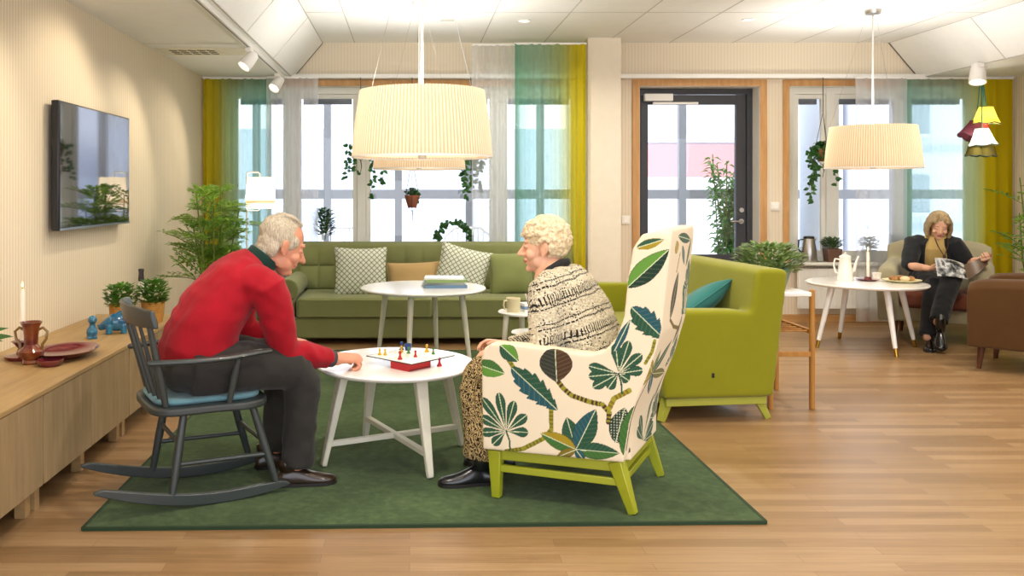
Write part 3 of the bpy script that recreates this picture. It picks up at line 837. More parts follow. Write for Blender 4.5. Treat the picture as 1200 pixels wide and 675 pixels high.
# ------------------------------------------------------------------ floral wing chair
WA = R(152); WO = (.986, 3.656)
TA = math.sin(R(9.6)); CA = math.cos(R(9.6))
wc = thing('wing_chair', 'cream wing armchair with a large green leaf print and lime legs', 'armchair', (WO[0], WO[1], .0135), WA)
REAR = [(.205, 0), (.37, -.025), (.45, -.05), (.57, -.098), (.73, -.145), (.95, -.168), (1.10, -.185), (1.14, -.185)]
def rear_a(z):
    return float(np.interp(z, [p[0] for p in REAR], [p[1] for p in REAR]))
SIDE = [(0, .205), (-.025, .37), (-.05, .45), (-.098, .57), (-.145, .73), (-.168, .95), (-.184, 1.09), (-.172, 1.122), (-.13, 1.134), (-.07, 1.118), (-.035, 1.06), (-.015, .93), (.0, .78), (.03, .70), (.075, .648), (.137, .63), (.31, .645), (.452, .655), (.54, .652), (.572, .63), (.582, .58), (.575, .205)]
m = MB()
for s in (-1, 1):
    m.prism(SIDE, 0, .085, lambda a, z, t, s=s: Vector((a * CA, s * (.285 + TA * a - t), z)))
rings = []
for z in (.205, .37, .45, .57, .73, .85, .95, 1.09, 1.125, 1.14):
    a = rear_a(z); y = .28 + TA * a; th = .085 if z < 1.1 else .06; ring = []
    for i in range(9):
        f = -1 + i / 4; ring.append(Vector((a * CA - .012 * (1 - f * f), y * f, z)))
    for i in range(9):
        f = 1 - i / 4; ring.append(Vector((a * CA + th, y * f, z)))
    rings.append(ring)
m.rings(rings)
m.prism([(-.02, -.24), (-.02, .24), (.55, .30), (.55, -.30)], .205, .345, lambda u, w, t: Vector((u, w, t)))
body = m.build('body', plain('tmp cream', '#eee6d4'), wc, rem=.005, sm=20)
import bmesh
bm = bmesh.new(); bm.from_mesh(body.data)
es = set()
for f in bm.faces:
    c_ = f.calc_center_median(); n_ = f.normal
    if (n_.y > .35 and c_.y > .2) or (n_.x < -.4 and c_.x < .1) or (n_.z > .4 and c_.y > .15 and c_.x > .05) or (n_.x > .4 and c_.x > .5): es.update(f.edges)
bmesh.ops.subdivide_edges(bm, edges=list(es), cuts=1, use_grid_fill=True); bm.to_mesh(body.data); bm.free()
for p_ in body.data.polygons: p_.use_smooth = True

# the printed pattern, drawn in the cloth's own coordinates: side panels (length a, height z), back panel (width t, height z)
P2 = (.855, 3.409)
def sidep(px, py):
    k = (px - 480) / 1000; a = (P2[0] - P2[1] * k) / (.949 + .315 * k); Y = P2[1] + .315 * a
    return (a, 1.3 - .0135 - (py - 225) * Y / 1000)
def backp(px, py):
    z = .6
    for _ in range(8):
        a = rear_a(z); X0 = P2[0] - .949 * a; Y0 = P2[1] + .315 * a; k = (px - 480) / 1000
        t = (k * Y0 - X0) / (.469 - .883 * k); z = 1.3 - .0135 - (py - 225) * (Y0 + .883 * t) / 1000
    return (max(-.05, min(.65, t)), z)
za = lambda x, y: sidep(x / 2.8125 + 560, y / 2.8125 + 370)
zb = lambda x, y: backp(x / 2.8125 + 560, y / 2.8125 + 370)
wa = lambda x, y: sidep(x / 4.5 + 720, y / 4.5 + 270)
wb = lambda x, y: backp(x / 4.5 + 720, y / 4.5 + 270)
U = .0013     # metres per zoom unit
DG, MG, TE, OL, BR, LG, YB_ = '#27503a', '#3d6a2f', '#23525a', '#6e6a1e', '#4b3522', '#5d8f35', '#a08a1c'
class Print:
    def __init__(s, uv): s.u = uv; s.c = np.tile(np.array(lin('#e3d6ba')[:3]), (len(uv), 1))
    def leaf(s, p0, p1, hw, col, col2=None, serr=0, peak=.45, vein='#cfd8b0', dots=False):
        p0, p1 = np.array(p0), np.array(p1); d = p1 - p0; L = np.hypot(*d); d = d / L; n = np.array((-d[1], d[0]))
        q = s.u - p0; t = q @ d / L; o = q @ n
        tt = np.clip(t, 0, 1)
        w = hw * np.sin(PI * tt ** (math.log(.5) / math.log(peak))) ** (.8 if peak < .6 else .62)
        if serr: w = w * (1 - .28 * (np.mod(t * serr, 1)))
        ins = (t > 0) & (t < 1) & (np.abs(o) < w)
        c1 = np.array(lin(col)[:3]); c = np.tile(c1, (len(t), 1))
        if col2: c[o < 0] = lin(col2)[:3]
        st = np.abs(np.mod(t * 9 - np.abs(o) / max(hw, 1e-4) * 1.6, 1) - .5) < .11
        c[st] = c[st] * .75 + np.array(lin(vein)[:3]) * .07
        if dots:
            dt = (np.mod(q[:, 0] / .011, 1) - .5) ** 2 + (np.mod(q[:, 1] / .011, 1) - .5) ** 2 < .07
            c[dt] = np.array(lin('#cfd8c0')[:3]) * .7
        mid = np.abs(o) < .0016
        c[mid] = np.array(lin(vein)[:3])
        edge = ins & (np.abs(o) > w - .0018)
        s.c[ins] = c[ins]; s.c[edge] = c1 * .55
    def stem(s, pts, w, col, col2=None):
        for a, b in zip(pts, pts[1:]):
            a, b = np.array(a), np.array(b); d = b - a; L = np.hypot(*d)
            if L < 1e-6: continue
            t = np.clip(((s.u - a) @ d) / L / L, 0, 1); o = s.u - (a + t[:, None] * d)
            dist = np.hypot(o[:, 0], o[:, 1]); i = dist < w
            s.c[i] = lin(col)[:3]
            if col2:
                j = i & (np.mod(t * L / .016, 1) < .4); s.c[j] = lin(col2)[:3]
    def palm(s, hub, tips, hw, col):
        for tp in tips: s.leaf(hub, tp, hw, col, peak=.74)
def draw_side(u):
    p = Print(u)
    p.stem([za(100, 140), za(132, 190), za(180, 240), za(243, 295), za(244, 375), za(216, 405), za(150, 438), za(95, 446)], .009, OL, '#8f8a2a')
    p.stem([za(262, 212), za(285, 240), za(310, 262), za(370, 283), za(412, 292), za(434, 318), za(432, 350)], .010, BR, '#8f8a2a')
    p.stem([za(434, 305), za(450, 272), za(500, 246)], .010, '#7d6a20', '#9a922c')
    p.stem([za(465, 190), za(474, 220), za(476, 255)], .0035, DG)
    p.stem([za(95, 380), za(106, 410), za(108, 440)], .0035, DG)
    p.palm(za(95, 380), [za(14, 268), za(70, 252), za(122, 280), za(163, 326), za(168, 384), za(50, 424), za(12, 384), za(8, 330)], 16 * U, DG)
    p.palm(za(465, 190), [za(500, 82), za(542, 126), za(545, 178), za(500, 214), za(380, 236), za(366, 200), za(366, 165), za(430, 240), za(455, 90)], 16 * U, DG)
    p.leaf(za(-6, 158), za(90, 190), 28 * U, LG, MG)
    p.leaf(za(75, 95), za(135, 150), 26 * U, DG, LG)
    p.leaf(za(112, 170), za(266, 312), 42 * U, TE, DG, serr=6)
    p.leaf(za(262, 218), za(255, 96), 52 * U, BR, '#33342c', peak=.5)
    p.leaf(za(325, 440), za(294, 334), 30 * U, DG)
    p.leaf(za(325, 440), za(390, 308), 34 * U, DG, TE)
    p.leaf(za(325, 440), za(208, 386), 26 * U, YB_, MG)
    p.leaf(za(325, 440), za(468, 452), 26 * U, MG, DG)
    p.leaf(za(325, 440), za(258, 468), 14 * U, '#7c6a20')
    p.leaf(za(325, 440), za(352, 480), 14 * U, TE)
    p.leaf(za(455, 418), za(486, 302), 32 * U, '#1f3328', dots=True)
    p.leaf(za(484, 462), za(522, 292), 30 * U, BR, MG)
    # wing
    p.stem([wa(215, 580), wa(200, 640), wa(165, 700)], .006, OL, '#8f8a2a')
    p.leaf(wa(70, 300), wa(290, 100), 52 * U * .62, '#20382a', LG, dots=False)
    p.leaf(wa(118, 92), wa(262, 48), 24 * U * .62, YB_, DG)
    p.leaf(wa(92, 405), wa(262, 570), 66 * U * .62, DG, TE, serr=5)
    p.leaf(wa(0, 640), wa(85, 470), 20 * U * .62, TE)
    return p.c
def draw_back(u):
    p = Print(u)
    p.stem([wb(285, 470), wb(300, 505), wb(330, 515), wb(318, 560), wb(290, 640)], .008, '#8a7420', BR)
    p.stem([wb(318, 215), wb(335, 120)], .006, YB_, OL)
    p.leaf(wb(284, 470), wb(326, 215), 30 * U * 1.0, BR, '#2c3a22', peak=.5)
    p.leaf(wb(322, 120), wb(322, 55), 20 * U, YB_)
    p.leaf(wb(345, 80), wb(356, 180), 14 * U, TE)
    p.leaf(wb(330, 30), wb(390, 50), 16 * U, DG)
    p.palm(wb(362, 440), [wb(380, 180), wb(402, 200), wb(408, 300), wb(350, 290), wb(400, 400), wb(345, 400), wb(350, 340)], 20 * U, DG)
    h = zb(570, 190)
    for q, w_, c in ((zb(550, 158), 18, YB_), (zb(600, 110), 16, MG), (zb(632, 78), 18, DG), (zb(608, 184), 16, OL), (zb(528, 242), 18, YB_), (zb(556, 256), 16, TE)): p.leaf(h, q, w_ * U, c)
    p.stem([h, zb(520, 300), zb(490, 440)], .005, BR)
    p.palm(zb(535, 410), [zb(575, 252), zb(580, 300), zb(570, 350), zb(528, 330), zb(520, 370), zb(560, 390)], 18 * U, DG)
    # the rest of the back, out towards the far edge
    for (t, z) in ((.42, .95), (.40, .62), (.46, .36)):
        p.palm((t, z - .08), [(t + .09 * math.cos(R(g)), z - .08 + .13 * math.sin(R(g))) for g in (20, 50, 80, 110, 140, 170)], .02, DG)
        p.leaf((t - .1, z + .02), (t - .02, z + .14), .025, BR, MG)
    return p.c
me = body.data; nv = len(me.vertices)
co = np.empty(nv * 3); me.vertices.foreach_get('co', co); co = co.reshape(-1, 3)
nr = np.empty(nv * 3); me.vertices.foreach_get('normal', nr); nr = nr.reshape(-1, 3)
a_ = co[:, 0] / CA; yo = .285 + TA * a_
over = np.maximum(0, yo - np.abs(co[:, 1])) * ((np.abs(nr[:, 2]) > .5) | (np.abs(nr[:, 1]) < .5))
over = np.where((nr[:, 2] > .4) & (over < .12), over, 0)
fr_over = np.where((nr[:, 0] > .5) & (a_ > .4), np.maximum(0, yo - np.abs(co[:, 1])), 0)
su = np.stack([a_ + fr_over, co[:, 2] + over], 1)
ra = np.interp(co[:, 2], [p[0] for p in REAR], [p[1] for p in REAR])
bu = np.stack([.285 + TA * ra - co[:, 1], co[:, 2]], 1)
cs, cb = draw_side(su), draw_back(bu)
isb = (np.abs(nr[:, 1]) < .62) & (a_ < .2) & (np.abs(nr[:, 0]) > .35)
col = np.where(isb[:, None], cb, cs)
at_ = me.color_attributes.new('print', 'FLOAT_COLOR', 'POINT')
at_.data.foreach_set('color', np.concatenate([col, np.ones((nv, 1))], 1).astype(np.float32).ravel())
t = NT('leaf print cloth'); vc = t.n('ShaderNodeVertexColor'); vc.layer_name = 'print'
LEAFCLOTH = t.done(t.bsdf(vc.outputs[0], .85, 0, .2, t.bump(t.noise(t.coord(), 420, 2), .2, .002), 0, .1))
me.materials.clear(); me.materials.append(LEAFCLOTH)
CREAM = fabric('cream cushion cloth', '#e0d4b9', 400, .2, .03)
MB().prism([(.03, -.2), (.03, .2), (.585, .262), (.585, -.262)], .335, .455, lambda u, w, t: Vector((u, w, t))).build('seat_cushion', CREAM, wc, bevel=.04, seg=4)
# lime frame
LW = plain('lime painted frame', '#9aa021', .4, var=.03, coat=.15)
m = MB()
m.prism([(.0, -.26), (.0, .26), (.555, .345), (.555, -.345)], .158, .205, lambda u, w, t: Vector((u, w, t))); m.build('frame', LW, wc, bevel=.004)
for s in (-1, 1):
    MB().bar((.52, s * .337, 0), (.525, s * .333, .20), .036, .036, w2=.056, h2=.056).build('leg', LW, wc, bevel=.004)
    MB().bar((-.035, s * .262, 0), (.035, s * .25, .20), .032, .032, w2=.058, h2=.058).build('leg', LW, wc, bevel=.004)
    MB().bar((.52, s * .337, .125), (.02, s * .258, .118), .02, .03).build('stretcher', LW, wc, bevel=.003)
MB().bar((.015, -.258, .118), (.015, .258, .118), .02, .028).build('stretcher', LW, wc, bevel=.003)
# ------------------------------------------------------------------ curtains
YEL, LIM, TEA, AQU = '#dfca22', '#b9c35a', '#7fb8a4', '#a9d3cb'
def curtain(name, label, x0, x1, ztop, zbot, Y, fold, amp, mt, hem=True):
    r = thing(name, label, 'curtain', ((x0 + x1) / 2, Y, 0), 0)
    n = int((x1 - x0) / .006); k = 22; vs = []; fs = []
    ph = rnd.random() * 6
    for j in range(k + 1):
        z = ztop + (zbot - ztop) * j / k; g = j / k
        for i in range(n + 1):
            x = x0 + (x1 - x0) * i / n
            w_ = math.sin(2 * PI * x / fold + ph + .5 * math.sin(x * 7 + g * 1.2)) * amp * (.65 + .35 * g)
            w_ += math.sin(2 * PI * x / (fold * 2.7) + ph * 2 + g) * amp * .5
            vs.append(Vector((x - (x0 + x1) / 2, w_, z)))
    for j in range(k):
        for i in range(n): a = j * (n + 1) + i; fs.append((a, a + 1, a + n + 2, a + n + 1))
    m = MB(); m.add(vs, fs); m.build('cloth', mt, r, ang=180, fix=False)
    h = MB(); h.box(-(x1 - x0) / 2, (x1 - x0) / 2, -.012, .012, ztop - .004, ztop + .014); h.build('heading_rail', WHITE, r, smooth=False)
    return r
def cx(px, Y=8.40): return (px - 480) * Y / 1000
def ombre(nm, w_, yel_left, a_mid=.5):
    st = [(0, YEL), (.18, '#d3c63a'), (.36, '#bcd08e'), (.62, '#a5d2c0'), (.86, '#8cc4ae'), (1, '#64a186')]
    al = [(0, .97), (.22, .88), (.40, a_mid), (.75, a_mid), (.93, .62), (1, .85)]
    if not yel_left: st = [(1 - p, c) for p, c in st][::-1]; al = [(1 - p, c) for p, c in al][::-1]
    return sheer(nm, st, al, -w_ / 2, w_ / 2, .85)
def whitesheer(nm, w_, a=.42): return sheer(nm, [(0, '#f6f8fb'), (1, '#f6f8fb')], [(0, a + .15), (.15, a), (.85, a), (1, a + .12)], -w_ / 2, w_ / 2, .72)
a, b_ = -2.03, cx(318); curtain('ombre_curtain', 'yellow to green curtain in the corner behind the tall leafy plant', a, b_, 2.415, .03, 8.40, .075, .022, ombre('ombre cloth corner', b_ - a, True))
a, b_ = cx(312, 8.34), cx(373, 8.34); curtain('sheer_curtain', 'white sheer curtain behind the man in red and the floor lamp', a, b_, 2.415, .03, 8.34, .07, .018, whitesheer('white sheer a', b_ - a))
a, b_ = cx(553, 8.26), cx(609, 8.26); curtain('sheer_curtain', 'tall white sheer curtain right of the big pleated pendant', a, b_, 2.72, .03, 8.26, .07, .018, whitesheer('white sheer b', b_ - a))
a, b_ = cx(603, 8.20), cx(687, 8.20); curtain('ombre_curtain', 'tall green to yellow curtain beside the plastered column', a, b_, 2.72, .03, 8.20, .08, .022, ombre('ombre cloth centre', b_ - a, False))
a, b_ = cx(1002, 8.36), cx(1064, 8.36); curtain('sheer_curtain', 'white sheer curtain at the right window behind the candle', a, b_, 2.415, .03, 8.36, .12, .014, whitesheer('white sheer c', b_ - a, .45))
a, b_ = cx(1058, 8.42), 5.94
st = [(0, '#8fcdbb'), (.1, '#b0dcd2'), (.45, '#c3e2d4'), (.68, '#d3dc90'), (.74, YEL), (1, '#d2ba14')]
al = [(0, .75), (.1, .5), (.5, .48), (.66, .6), (.74, .92), (1, .97)]
curtain('ombre_curtain', 'aqua to yellow curtain behind the seated reader', a, b_, 2.415, .03, 8.405, .11, .016, sheer('ombre cloth right', st, al, -(b_ - a) / 2, (b_ - a) / 2, .85))

# ------------------------------------------------------------------ pendants
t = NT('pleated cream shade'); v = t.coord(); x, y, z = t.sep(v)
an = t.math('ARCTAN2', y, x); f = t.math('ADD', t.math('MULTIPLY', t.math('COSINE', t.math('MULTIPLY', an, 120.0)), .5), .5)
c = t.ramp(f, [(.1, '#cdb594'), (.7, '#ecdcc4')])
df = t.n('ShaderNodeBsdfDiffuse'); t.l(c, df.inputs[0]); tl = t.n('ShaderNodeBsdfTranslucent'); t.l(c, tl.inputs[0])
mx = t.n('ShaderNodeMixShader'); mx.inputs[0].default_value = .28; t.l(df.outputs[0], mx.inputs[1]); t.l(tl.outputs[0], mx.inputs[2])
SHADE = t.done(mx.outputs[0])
DIFF = shademat('white lamp diffuser', '#fffaf0', .7)
CORD = plain('white lamp cord', '#f2f2f0', .5)
def pendant(label, x, y, zb, power, r=.36, h=.345, canopy_steel=False):
    p = thing('pendant_lamp', label, 'pendant lamp', (x, y, zb), 0, 'pleated drum pendants')
    n = 300; rt, rb = r * .885, r
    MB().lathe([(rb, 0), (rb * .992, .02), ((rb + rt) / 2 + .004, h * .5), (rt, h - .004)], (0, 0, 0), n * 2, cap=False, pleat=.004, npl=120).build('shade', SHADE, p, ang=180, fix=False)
    MB().lathe([(rb + .003, -.003), (rb + .003, .006), (rb - .006, .006), (rb - .006, -.003), (rb + .003, -.003)], (0, 0, 0), 96, cap=False).build('bottom_rim', WHITE, p)
    MB().lathe([(0, .012), (rb - .012, .012), (rb - .012, .016), (0, .016)], (0, 0, 0), 72, cap=False).build('diffuser', DIFF, p)
    MB().lathe([(.0, -.006), (.022, -.004), (.022, .012), (0, .012)], (0, 0, 0), 20, cap=False).build('finial', STEEL, p)
    top = ZH - zb
    MB().tube([(0, 0, .1), (0, 0, top - .03)], .0075, 10).build('cord', CORD, p)
    for k in range(3):
        a = R(30 + 120 * k); MB().tube([(rt * math.cos(a), rt * math.sin(a), h - .005), (.04 * math.cos(a), .04 * math.sin(a), top - .02)], .0012, 5).build('wire', STEEL, p)
        MB().tube([(rt * math.cos(a), rt * math.sin(a), h - .006), (0, 0, h - .02)], .003, 6).build('spoke', WHITE, p)
    MB().lathe([(.0, top - .035), (.06, top - .035), (.065, top - .01), (.065, top)], (0, 0, 0), 28, cap=False).build('canopy', STEEL if canopy_steel else WHITE, p)
    MB().ell((0, 0, .17), .05, n=16, k=10).build('bulb', LAMPGLOW, p)
    point('pendant_bulb_light', (x, y, zb + .20), power, .07, (1, .90, .74))
    spot('ceiling_fill_spot', (x, y, zb + h - .05), (x, y, 9), 75, 160, (1, .98, .95), .12, .9)  # added fill spot, not the bulb: aimed up only to brighten the ceiling
    return p
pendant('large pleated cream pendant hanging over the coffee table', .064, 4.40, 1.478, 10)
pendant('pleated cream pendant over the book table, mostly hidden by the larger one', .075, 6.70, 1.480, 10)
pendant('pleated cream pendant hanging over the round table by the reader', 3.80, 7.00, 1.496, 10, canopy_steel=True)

# ------------------------------------------------------------------ floor lamp
fl = thing('floor_lamp', 'slim white reading lamp with a lit shade behind the man in red', 'floor lamp', (-1.44, 7.55, 0))
MB().lathe([(0, .018), (.12, .018), (.125, .012), (.125, 0), (0, 0)], (0, 0, 0), 36, cap=False).build('base', WHITE, fl)
MB().tube([(0, 0, .015), (0, 0, 1.462), (.015, 0, 1.475), (.10, 0, 1.475), (.115, 0, 1.46), (.115, 0, 1.42)], .0075, 10).build('pole', WHITE, fl)
MB().tube([(0, 0, 1.135), (.10, 0, 1.135), (.115, 0, 1.145)], .005, 8).build('lower_arm', WHITE, fl)
LSH = shademat('white lamp shade', '#fff6e4', .6)
MB().lathe([(.122, 1.23), (.122, 1.205), (.132, 1.232), (.113, 1.43)], (.12, 0, 0), 40, cap=False).build('shade', LSH, fl, fix=False)
MB().lathe([(.128, 1.155), (.126, 1.232)], (.12, 0, 0), 40, cap=False).build('lower_shade', LSH, fl, fix=False)
MB().ell((.12, 0, 1.30), .035).build('bulb', LAMPGLOW, fl)
point('floor_lamp_light', (-1.32, 7.55, 1.29), 11, .045, (1, .9, .74))

# ------------------------------------------------------------------ cluster of small shades on the right
cl_ = thing('cluster_lamp', 'hanging cluster of small coloured fabric shades by the yellow curtain', 'hanging lamp', (5.17, 7.72, 2.44))
MB().lathe([(0, -.03), (.05, -.03), (.05, 0)], (0, 0, 0), 24, cap=False).build('ceiling_plate', WHITE, cl_)
CG = plain('green lamp cord', '#2e6f58', .6)
def mini(dx, dy, zt, zb, r0, r1, mt, trim, tilt=(0, 0), scal=6):
    n = 48; c = Vector((dx, dy, zb - 2.44)); h = zt - zb
    M = (Matrix.Rotation(tilt[0], 3, 'Y') @ Matrix.Rotation(tilt[1], 3, 'X'))
    rings = []
    for k in range(7):
        f = k / 6; r = r1 + (r0 - r1) * (f ** .75); ring = []
        for i in range(n):
            a = 2 * PI * i / n; q = r * (1 + .03 * math.cos(a * scal) * (1 - f)); z = h * f - (.012 * abs(math.cos(a * scal / 2)) if k == 0 else 0)
            ring.append(M @ Vector((math.cos(a) * q, math.sin(a) * q, z)) + c)
        rings.append(ring)
    sh = MB().rings(rings, cap=False).build('shade', mt, cl_, fix=False)
    e = MB(); e.tube(rings[0] + [rings[0][0]], .004, 6, cap=False); e.tube(rings[-1] + [rings[-1][0]], .0035, 6, cap=False); e.build('trim', trim, sh)
    tp = M @ Vector((0, 0, h)) + c
    MB().tube([tp - Vector((0, 0, .03)), tp + Vector((0, 0, .02)), tp.lerp(Vector((0, 0, -.02)), .5) + Vector((.004, 0, 0)), Vector((0, 0, -.02))], .0045, 6).build('cord', CG, cl_)
ys = shademat('yellow lamp shade', '#d3c04a', .4); rs_ = shademat('red lamp shade', '#a83a34', .35); pl_ = shademat('plum lamp shade', '#7a4250', .35); ms_ = shademat('pale mint lamp shade', '#dcebe0', .5); bs_ = shademat('olive brown lamp shade', '#6f6534', .3)
DKT = plain('dark trim', '#3c4a3c', .7)
mini(.03, -.02, 2.07, 1.925, .055, .115, ys, DKT)
mini(.075, .11, 1.945, 1.80, .05, .10, rs_, plain('red trim', '#74201c', .7))
mini(-.10, .02, 1.94, 1.80, .05, .09, pl_, plain('plum trim', '#4a222c', .7), (R(28), 0))
mini(-.05, -.10, 1.87, 1.725, .05, .115, ms_, DKT, (R(-4), 0))
mini(-.01, .08, 1.77, 1.64, .04, .072, bs_, DKT)
mini(.095, .07, 1.775, 1.635, .055, .085, bs_, DKT)
point('cluster_light', (5.20, 7.70, 1.97), 2.5, .03)
point('cluster_light', (5.12, 7.62, 1.78), 2.5, .03)

# ------------------------------------------------------------------ plants
LEAFA = leafmat('bamboo palm leaf', '#6a9a32', '#a5c85a', .5)
LEAFB = leafmat('herb leaf', '#3d6e1f', '#669a35')
LEAFC = leafmat('ivy leaf', '#264f25', '#437a36')
LEAFD = leafmat('shrub leaf', '#5f7c3e', '#93ae66')
LEAFS = leafmat('sage leaf', '#43633f', '#6c8c60')
STEMG = plain('green cane', '#6d7a2c', .5)
STEMB = plain('brown stem', '#5b4a2c', .7)
def leaf(mb, p, d, L, W_, up=Vector((0, 0, 1)), droop=.25, m=0):
    d = d.normalized(); s, u = frame(d, up)
    mid = p + d * (L * .5) + u * (L * .06); tip = p + d * L - Vector((0, 0, L * droop))
    q1 = p + d * (L * .28) + s * (W_ * .42) + u * L * .02; q2 = p + d * (L * .28) - s * (W_ * .42) + u * L * .02
    r1 = p + d * (L * .62) + s * (W_ * .40) - Vector((0, 0, L * droop * .35)); r2 = p + d * (L * .62) - s * (W_ * .40) - Vector((0, 0, L * droop * .35))
    mb.add([p, q1, r1, tip, r2, q2, mid], [(0, 1, 6), (1, 2, 6), (2, 3, 6), (3, 4, 6), (4, 5, 6), (5, 0, 6)], m)
def rdir(rg, zmin=-.3, zmax=1):
    a = rg.random() * 2 * PI; z = zmin + (zmax - zmin) * rg.random(); r = math.sqrt(max(0, 1 - z * z))
    return Vector((r * math.cos(a), r * math.sin(a), z))
def clampx(mb, lo, hi):
    mb.v = [Vector((min(max(p.x, lo), hi), p.y, p.z)) for p in mb.v]
def frond(mb, st, base, d, L, nl, lL, lW, rg, droop=.5):
    """a curved rachis with pairs of leaflets"""
    pts = []; p = Vector(base); d = d.normalized()
    for i in range(7):
        pts.append(p.copy()); p = p + d * (L / 6); d = (d - Vector((0, 0, droop / 6))).normalized()
    st.tube(pts, [.003] * 6 + [.0015], 5)
    for k in range(nl):
        f = .15 + .85 * k / nl; i = min(5, int(f * 6)); q = pts[i].lerp(pts[i + 1], f * 6 - i); dd = (pts[i + 1] - pts[i]).normalized()
        s, u = frame(dd)
        for sg in (-1, 1):
            if lL > .1: leaf(mb, q, dd * .75 + s * (sg * .8) + u * (.1 + rg.random() * .25), lL * (1 - .45 * f) * (.8 + .4 * rg.random()), lW, u, .2); continue
            bd = (dd * .7 + s * (sg * .8) + u * (.1 + rg.random() * .3)).normalized(); bl = lL * (1.25 - .7 * f)
            for c_, (o, tw) in enumerate(((.25, .7), (.45, -.7), (.65, .6), (.8, -.6), (.9, 0))):
                leaf(mb, q + bd * (bl * o), bd + s.lerp(u, .3) * tw, bl * .55 * (.8 + .4 * rg.random()), lW * .72, u, .2)
    leaf(mb, pts[-1], pts[-1] - pts[-2], lL * .7, lW, Vector((0, 0, 1)), .2)
def palm_plant(loc, canes, label, spread, h0, h1, seed, lo=-99, hi=99, pot=True, lim=None, nl=9, lL=.075, lW=.024, nf=15):
    rg = random.Random(seed)
    r = thing('potted_palm', label, 'potted plant', loc)
    if pot:
        MB().lathe([(0, 0), (.13, 0), (.165, .28), (.17, .30), (.155, .30), (.15, .25), (0, .25)], (0, 0, 0), 36, cap=False).build('pot', plain('grey plant pot', '#8c8a80', .6), r)
    f = MB(); s = MB()
    for k in range(canes):
        a = 2 * PI * k / canes + rg.random(); rr = .02 + rg.random() * .08
        b = Vector((rr * math.cos(a), rr * math.sin(a), .24)); H = h0 + (h1 - h0) * rg.random()
        t_ = b + Vector((math.cos(a) * spread * .36 * (.3 + rg.random()), math.sin(a) * spread * .30, H - .24))
        mid = b.lerp(t_, .5) + Vector((rg.uniform(-.03, .03), rg.uniform(-.03, .03), 0))
        s.tube([b, mid, t_], [.009, .008, .005], 7)
        for q in range(nf):
            fr = .38 + .62 * q / nf; p = b.lerp(mid, fr * 2) if fr < .5 else mid.lerp(t_, fr * 2 - 1)
            d = rdir(rg, .05, .75)
            frond(f, s, p, d, spread * (.32 + .3 * rg.random()), nl, lL, lW, rg, .35)
    for mb in (f, s):
        clampx(mb, lo, hi)
        if lim: mb.v = [Vector((p.x, min(max(p.y, lim[0]), lim[1]), p.z)) for p in mb.v]
    f.build('foliage', LEAFA, r, ang=180, fix=False); s.build('stems', STEMG, r)
    return r
palm_plant((-1.60, 6.75, 0), 7, 'tall feathery potted palm in the corner beyond the low cabinets', .56, 1.0, 1.40, 3, lo=-.43, hi=.46, nl=6, lL=.092, lW=.026, nf=10)
palm_plant((5.72, 7.72, 0), 5, 'tall dark leaved plant reaching in from the frame edge by the right wall', .60, 1.0, 1.55, 8, lo=-.62, hi=.22, nl=5, lL=.15, lW=.026, nf=9)

def bush(name, label, loc, potfn, n, rx, ry, z0, z1, L, W_, mt, seed, cat='potted plant', stems=10):
    rg = random.Random(seed); r = thing(name, label, cat, loc)
    potfn(r); f = MB(); s = MB()
    for k in range(stems):
        a = rg.random() * 2 * PI; q = math.sqrt(rg.random())
        t_ = Vector((rx * .8 * q * math.cos(a), ry * .8 * q * math.sin(a), z0 + (z1 - z0) * (.4 + .6 * rg.random())))
        s.tube([(t_.x * .2, t_.y * .2, z0 - .04), (t_.x * .6, t_.y * .6, (z0 + t_.z) / 2), t_], .002, 5)
    for k in range(n):
        a = rg.random() * 2 * PI; q = rg.random() ** .4; ph = rg.random()
        zz = z0 + (z1 - z0) * ph; sc_ = math.sqrt(max(.08, 1 - (2 * ph - .85) ** 2 * .55))
        p = Vector((rx * q * sc_ * math.cos(a), ry * q * sc_ * math.sin(a), zz)); d = Vector((math.cos(a), math.sin(a), .2 + rg.random() * .9))
        leaf(f, p, d, L * (.7 + .6 * rg.random()), W_, Vector((0, 0, 1)), .15)
    f.build('foliage', mt, r, ang=180, fix=False); s.build('stems', STEMG, r)
    return r
CANE = wood('woven pot straw', '#a06e2c', '#c9954a', 'X', 4.0, .7)
def herb_pot(r): MB().lathe([(0, 0), (.058, 0), (.068, .06), (.072, .125), (.064, .125), (.06, .1), (0, .1)], (0, 0, 0), 28, cap=False).build('pot', CANE, r)
bush('potted_herb', 'bushy green herb in a straw pot nearer the blue figurines', (-1.74, 5.15, .50), herb_pot, 420, .09, .085, .10, .235, .036, .022, LEAFB, 11)
bush('potted_herb', 'bushy green herb in a straw pot nearer the white bottle', (-1.585, 5.27, .50), herb_pot, 420, .09, .085, .11, .25, .036, .022, LEAFB, 12)
def trough(r): MB().lathe([(0, 0), (.095, 0), (.125, .11), (.12, .118), (.11, .11), (0, .09)], (0, 0, 0), 40, cap=False, sy=1.15).build('pot', plain('grey green pot', '#7f9488', .5), r)
bush('potted_shrub', 'leafy grey green shrub on the stand behind the lime sofa', (2.275, 5.40, .7025), trough, 900, .20, .20, .09, .265, .045, .026, LEAFD, 13)
def brownpot(r): MB().prism([(-.06, 0), (.06, 0), (.07, .135), (-.07, .135)], -.06, .06, lambda u, w, t: Vector((u, t * (1 + w), w))).build('pot', plain('brown square pot', '#6d4d3b', .6), r, bevel=.004)
bush('potted_succulent', 'grey green plant in a brown pot on the right window sill', (4.235, 8.55, .60), brownpot, 260, .085, .075, .14, .235, .045, .02, LEAFS, 14)
def darkpot(c): return lambda r: MB().lathe([(0, 0), (.05, 0), (.07, .12), (.06, .12), (0, .1)], (0, 0, 0), 24, cap=False).build('pot', plain('pot ' + c, c, .6), r)
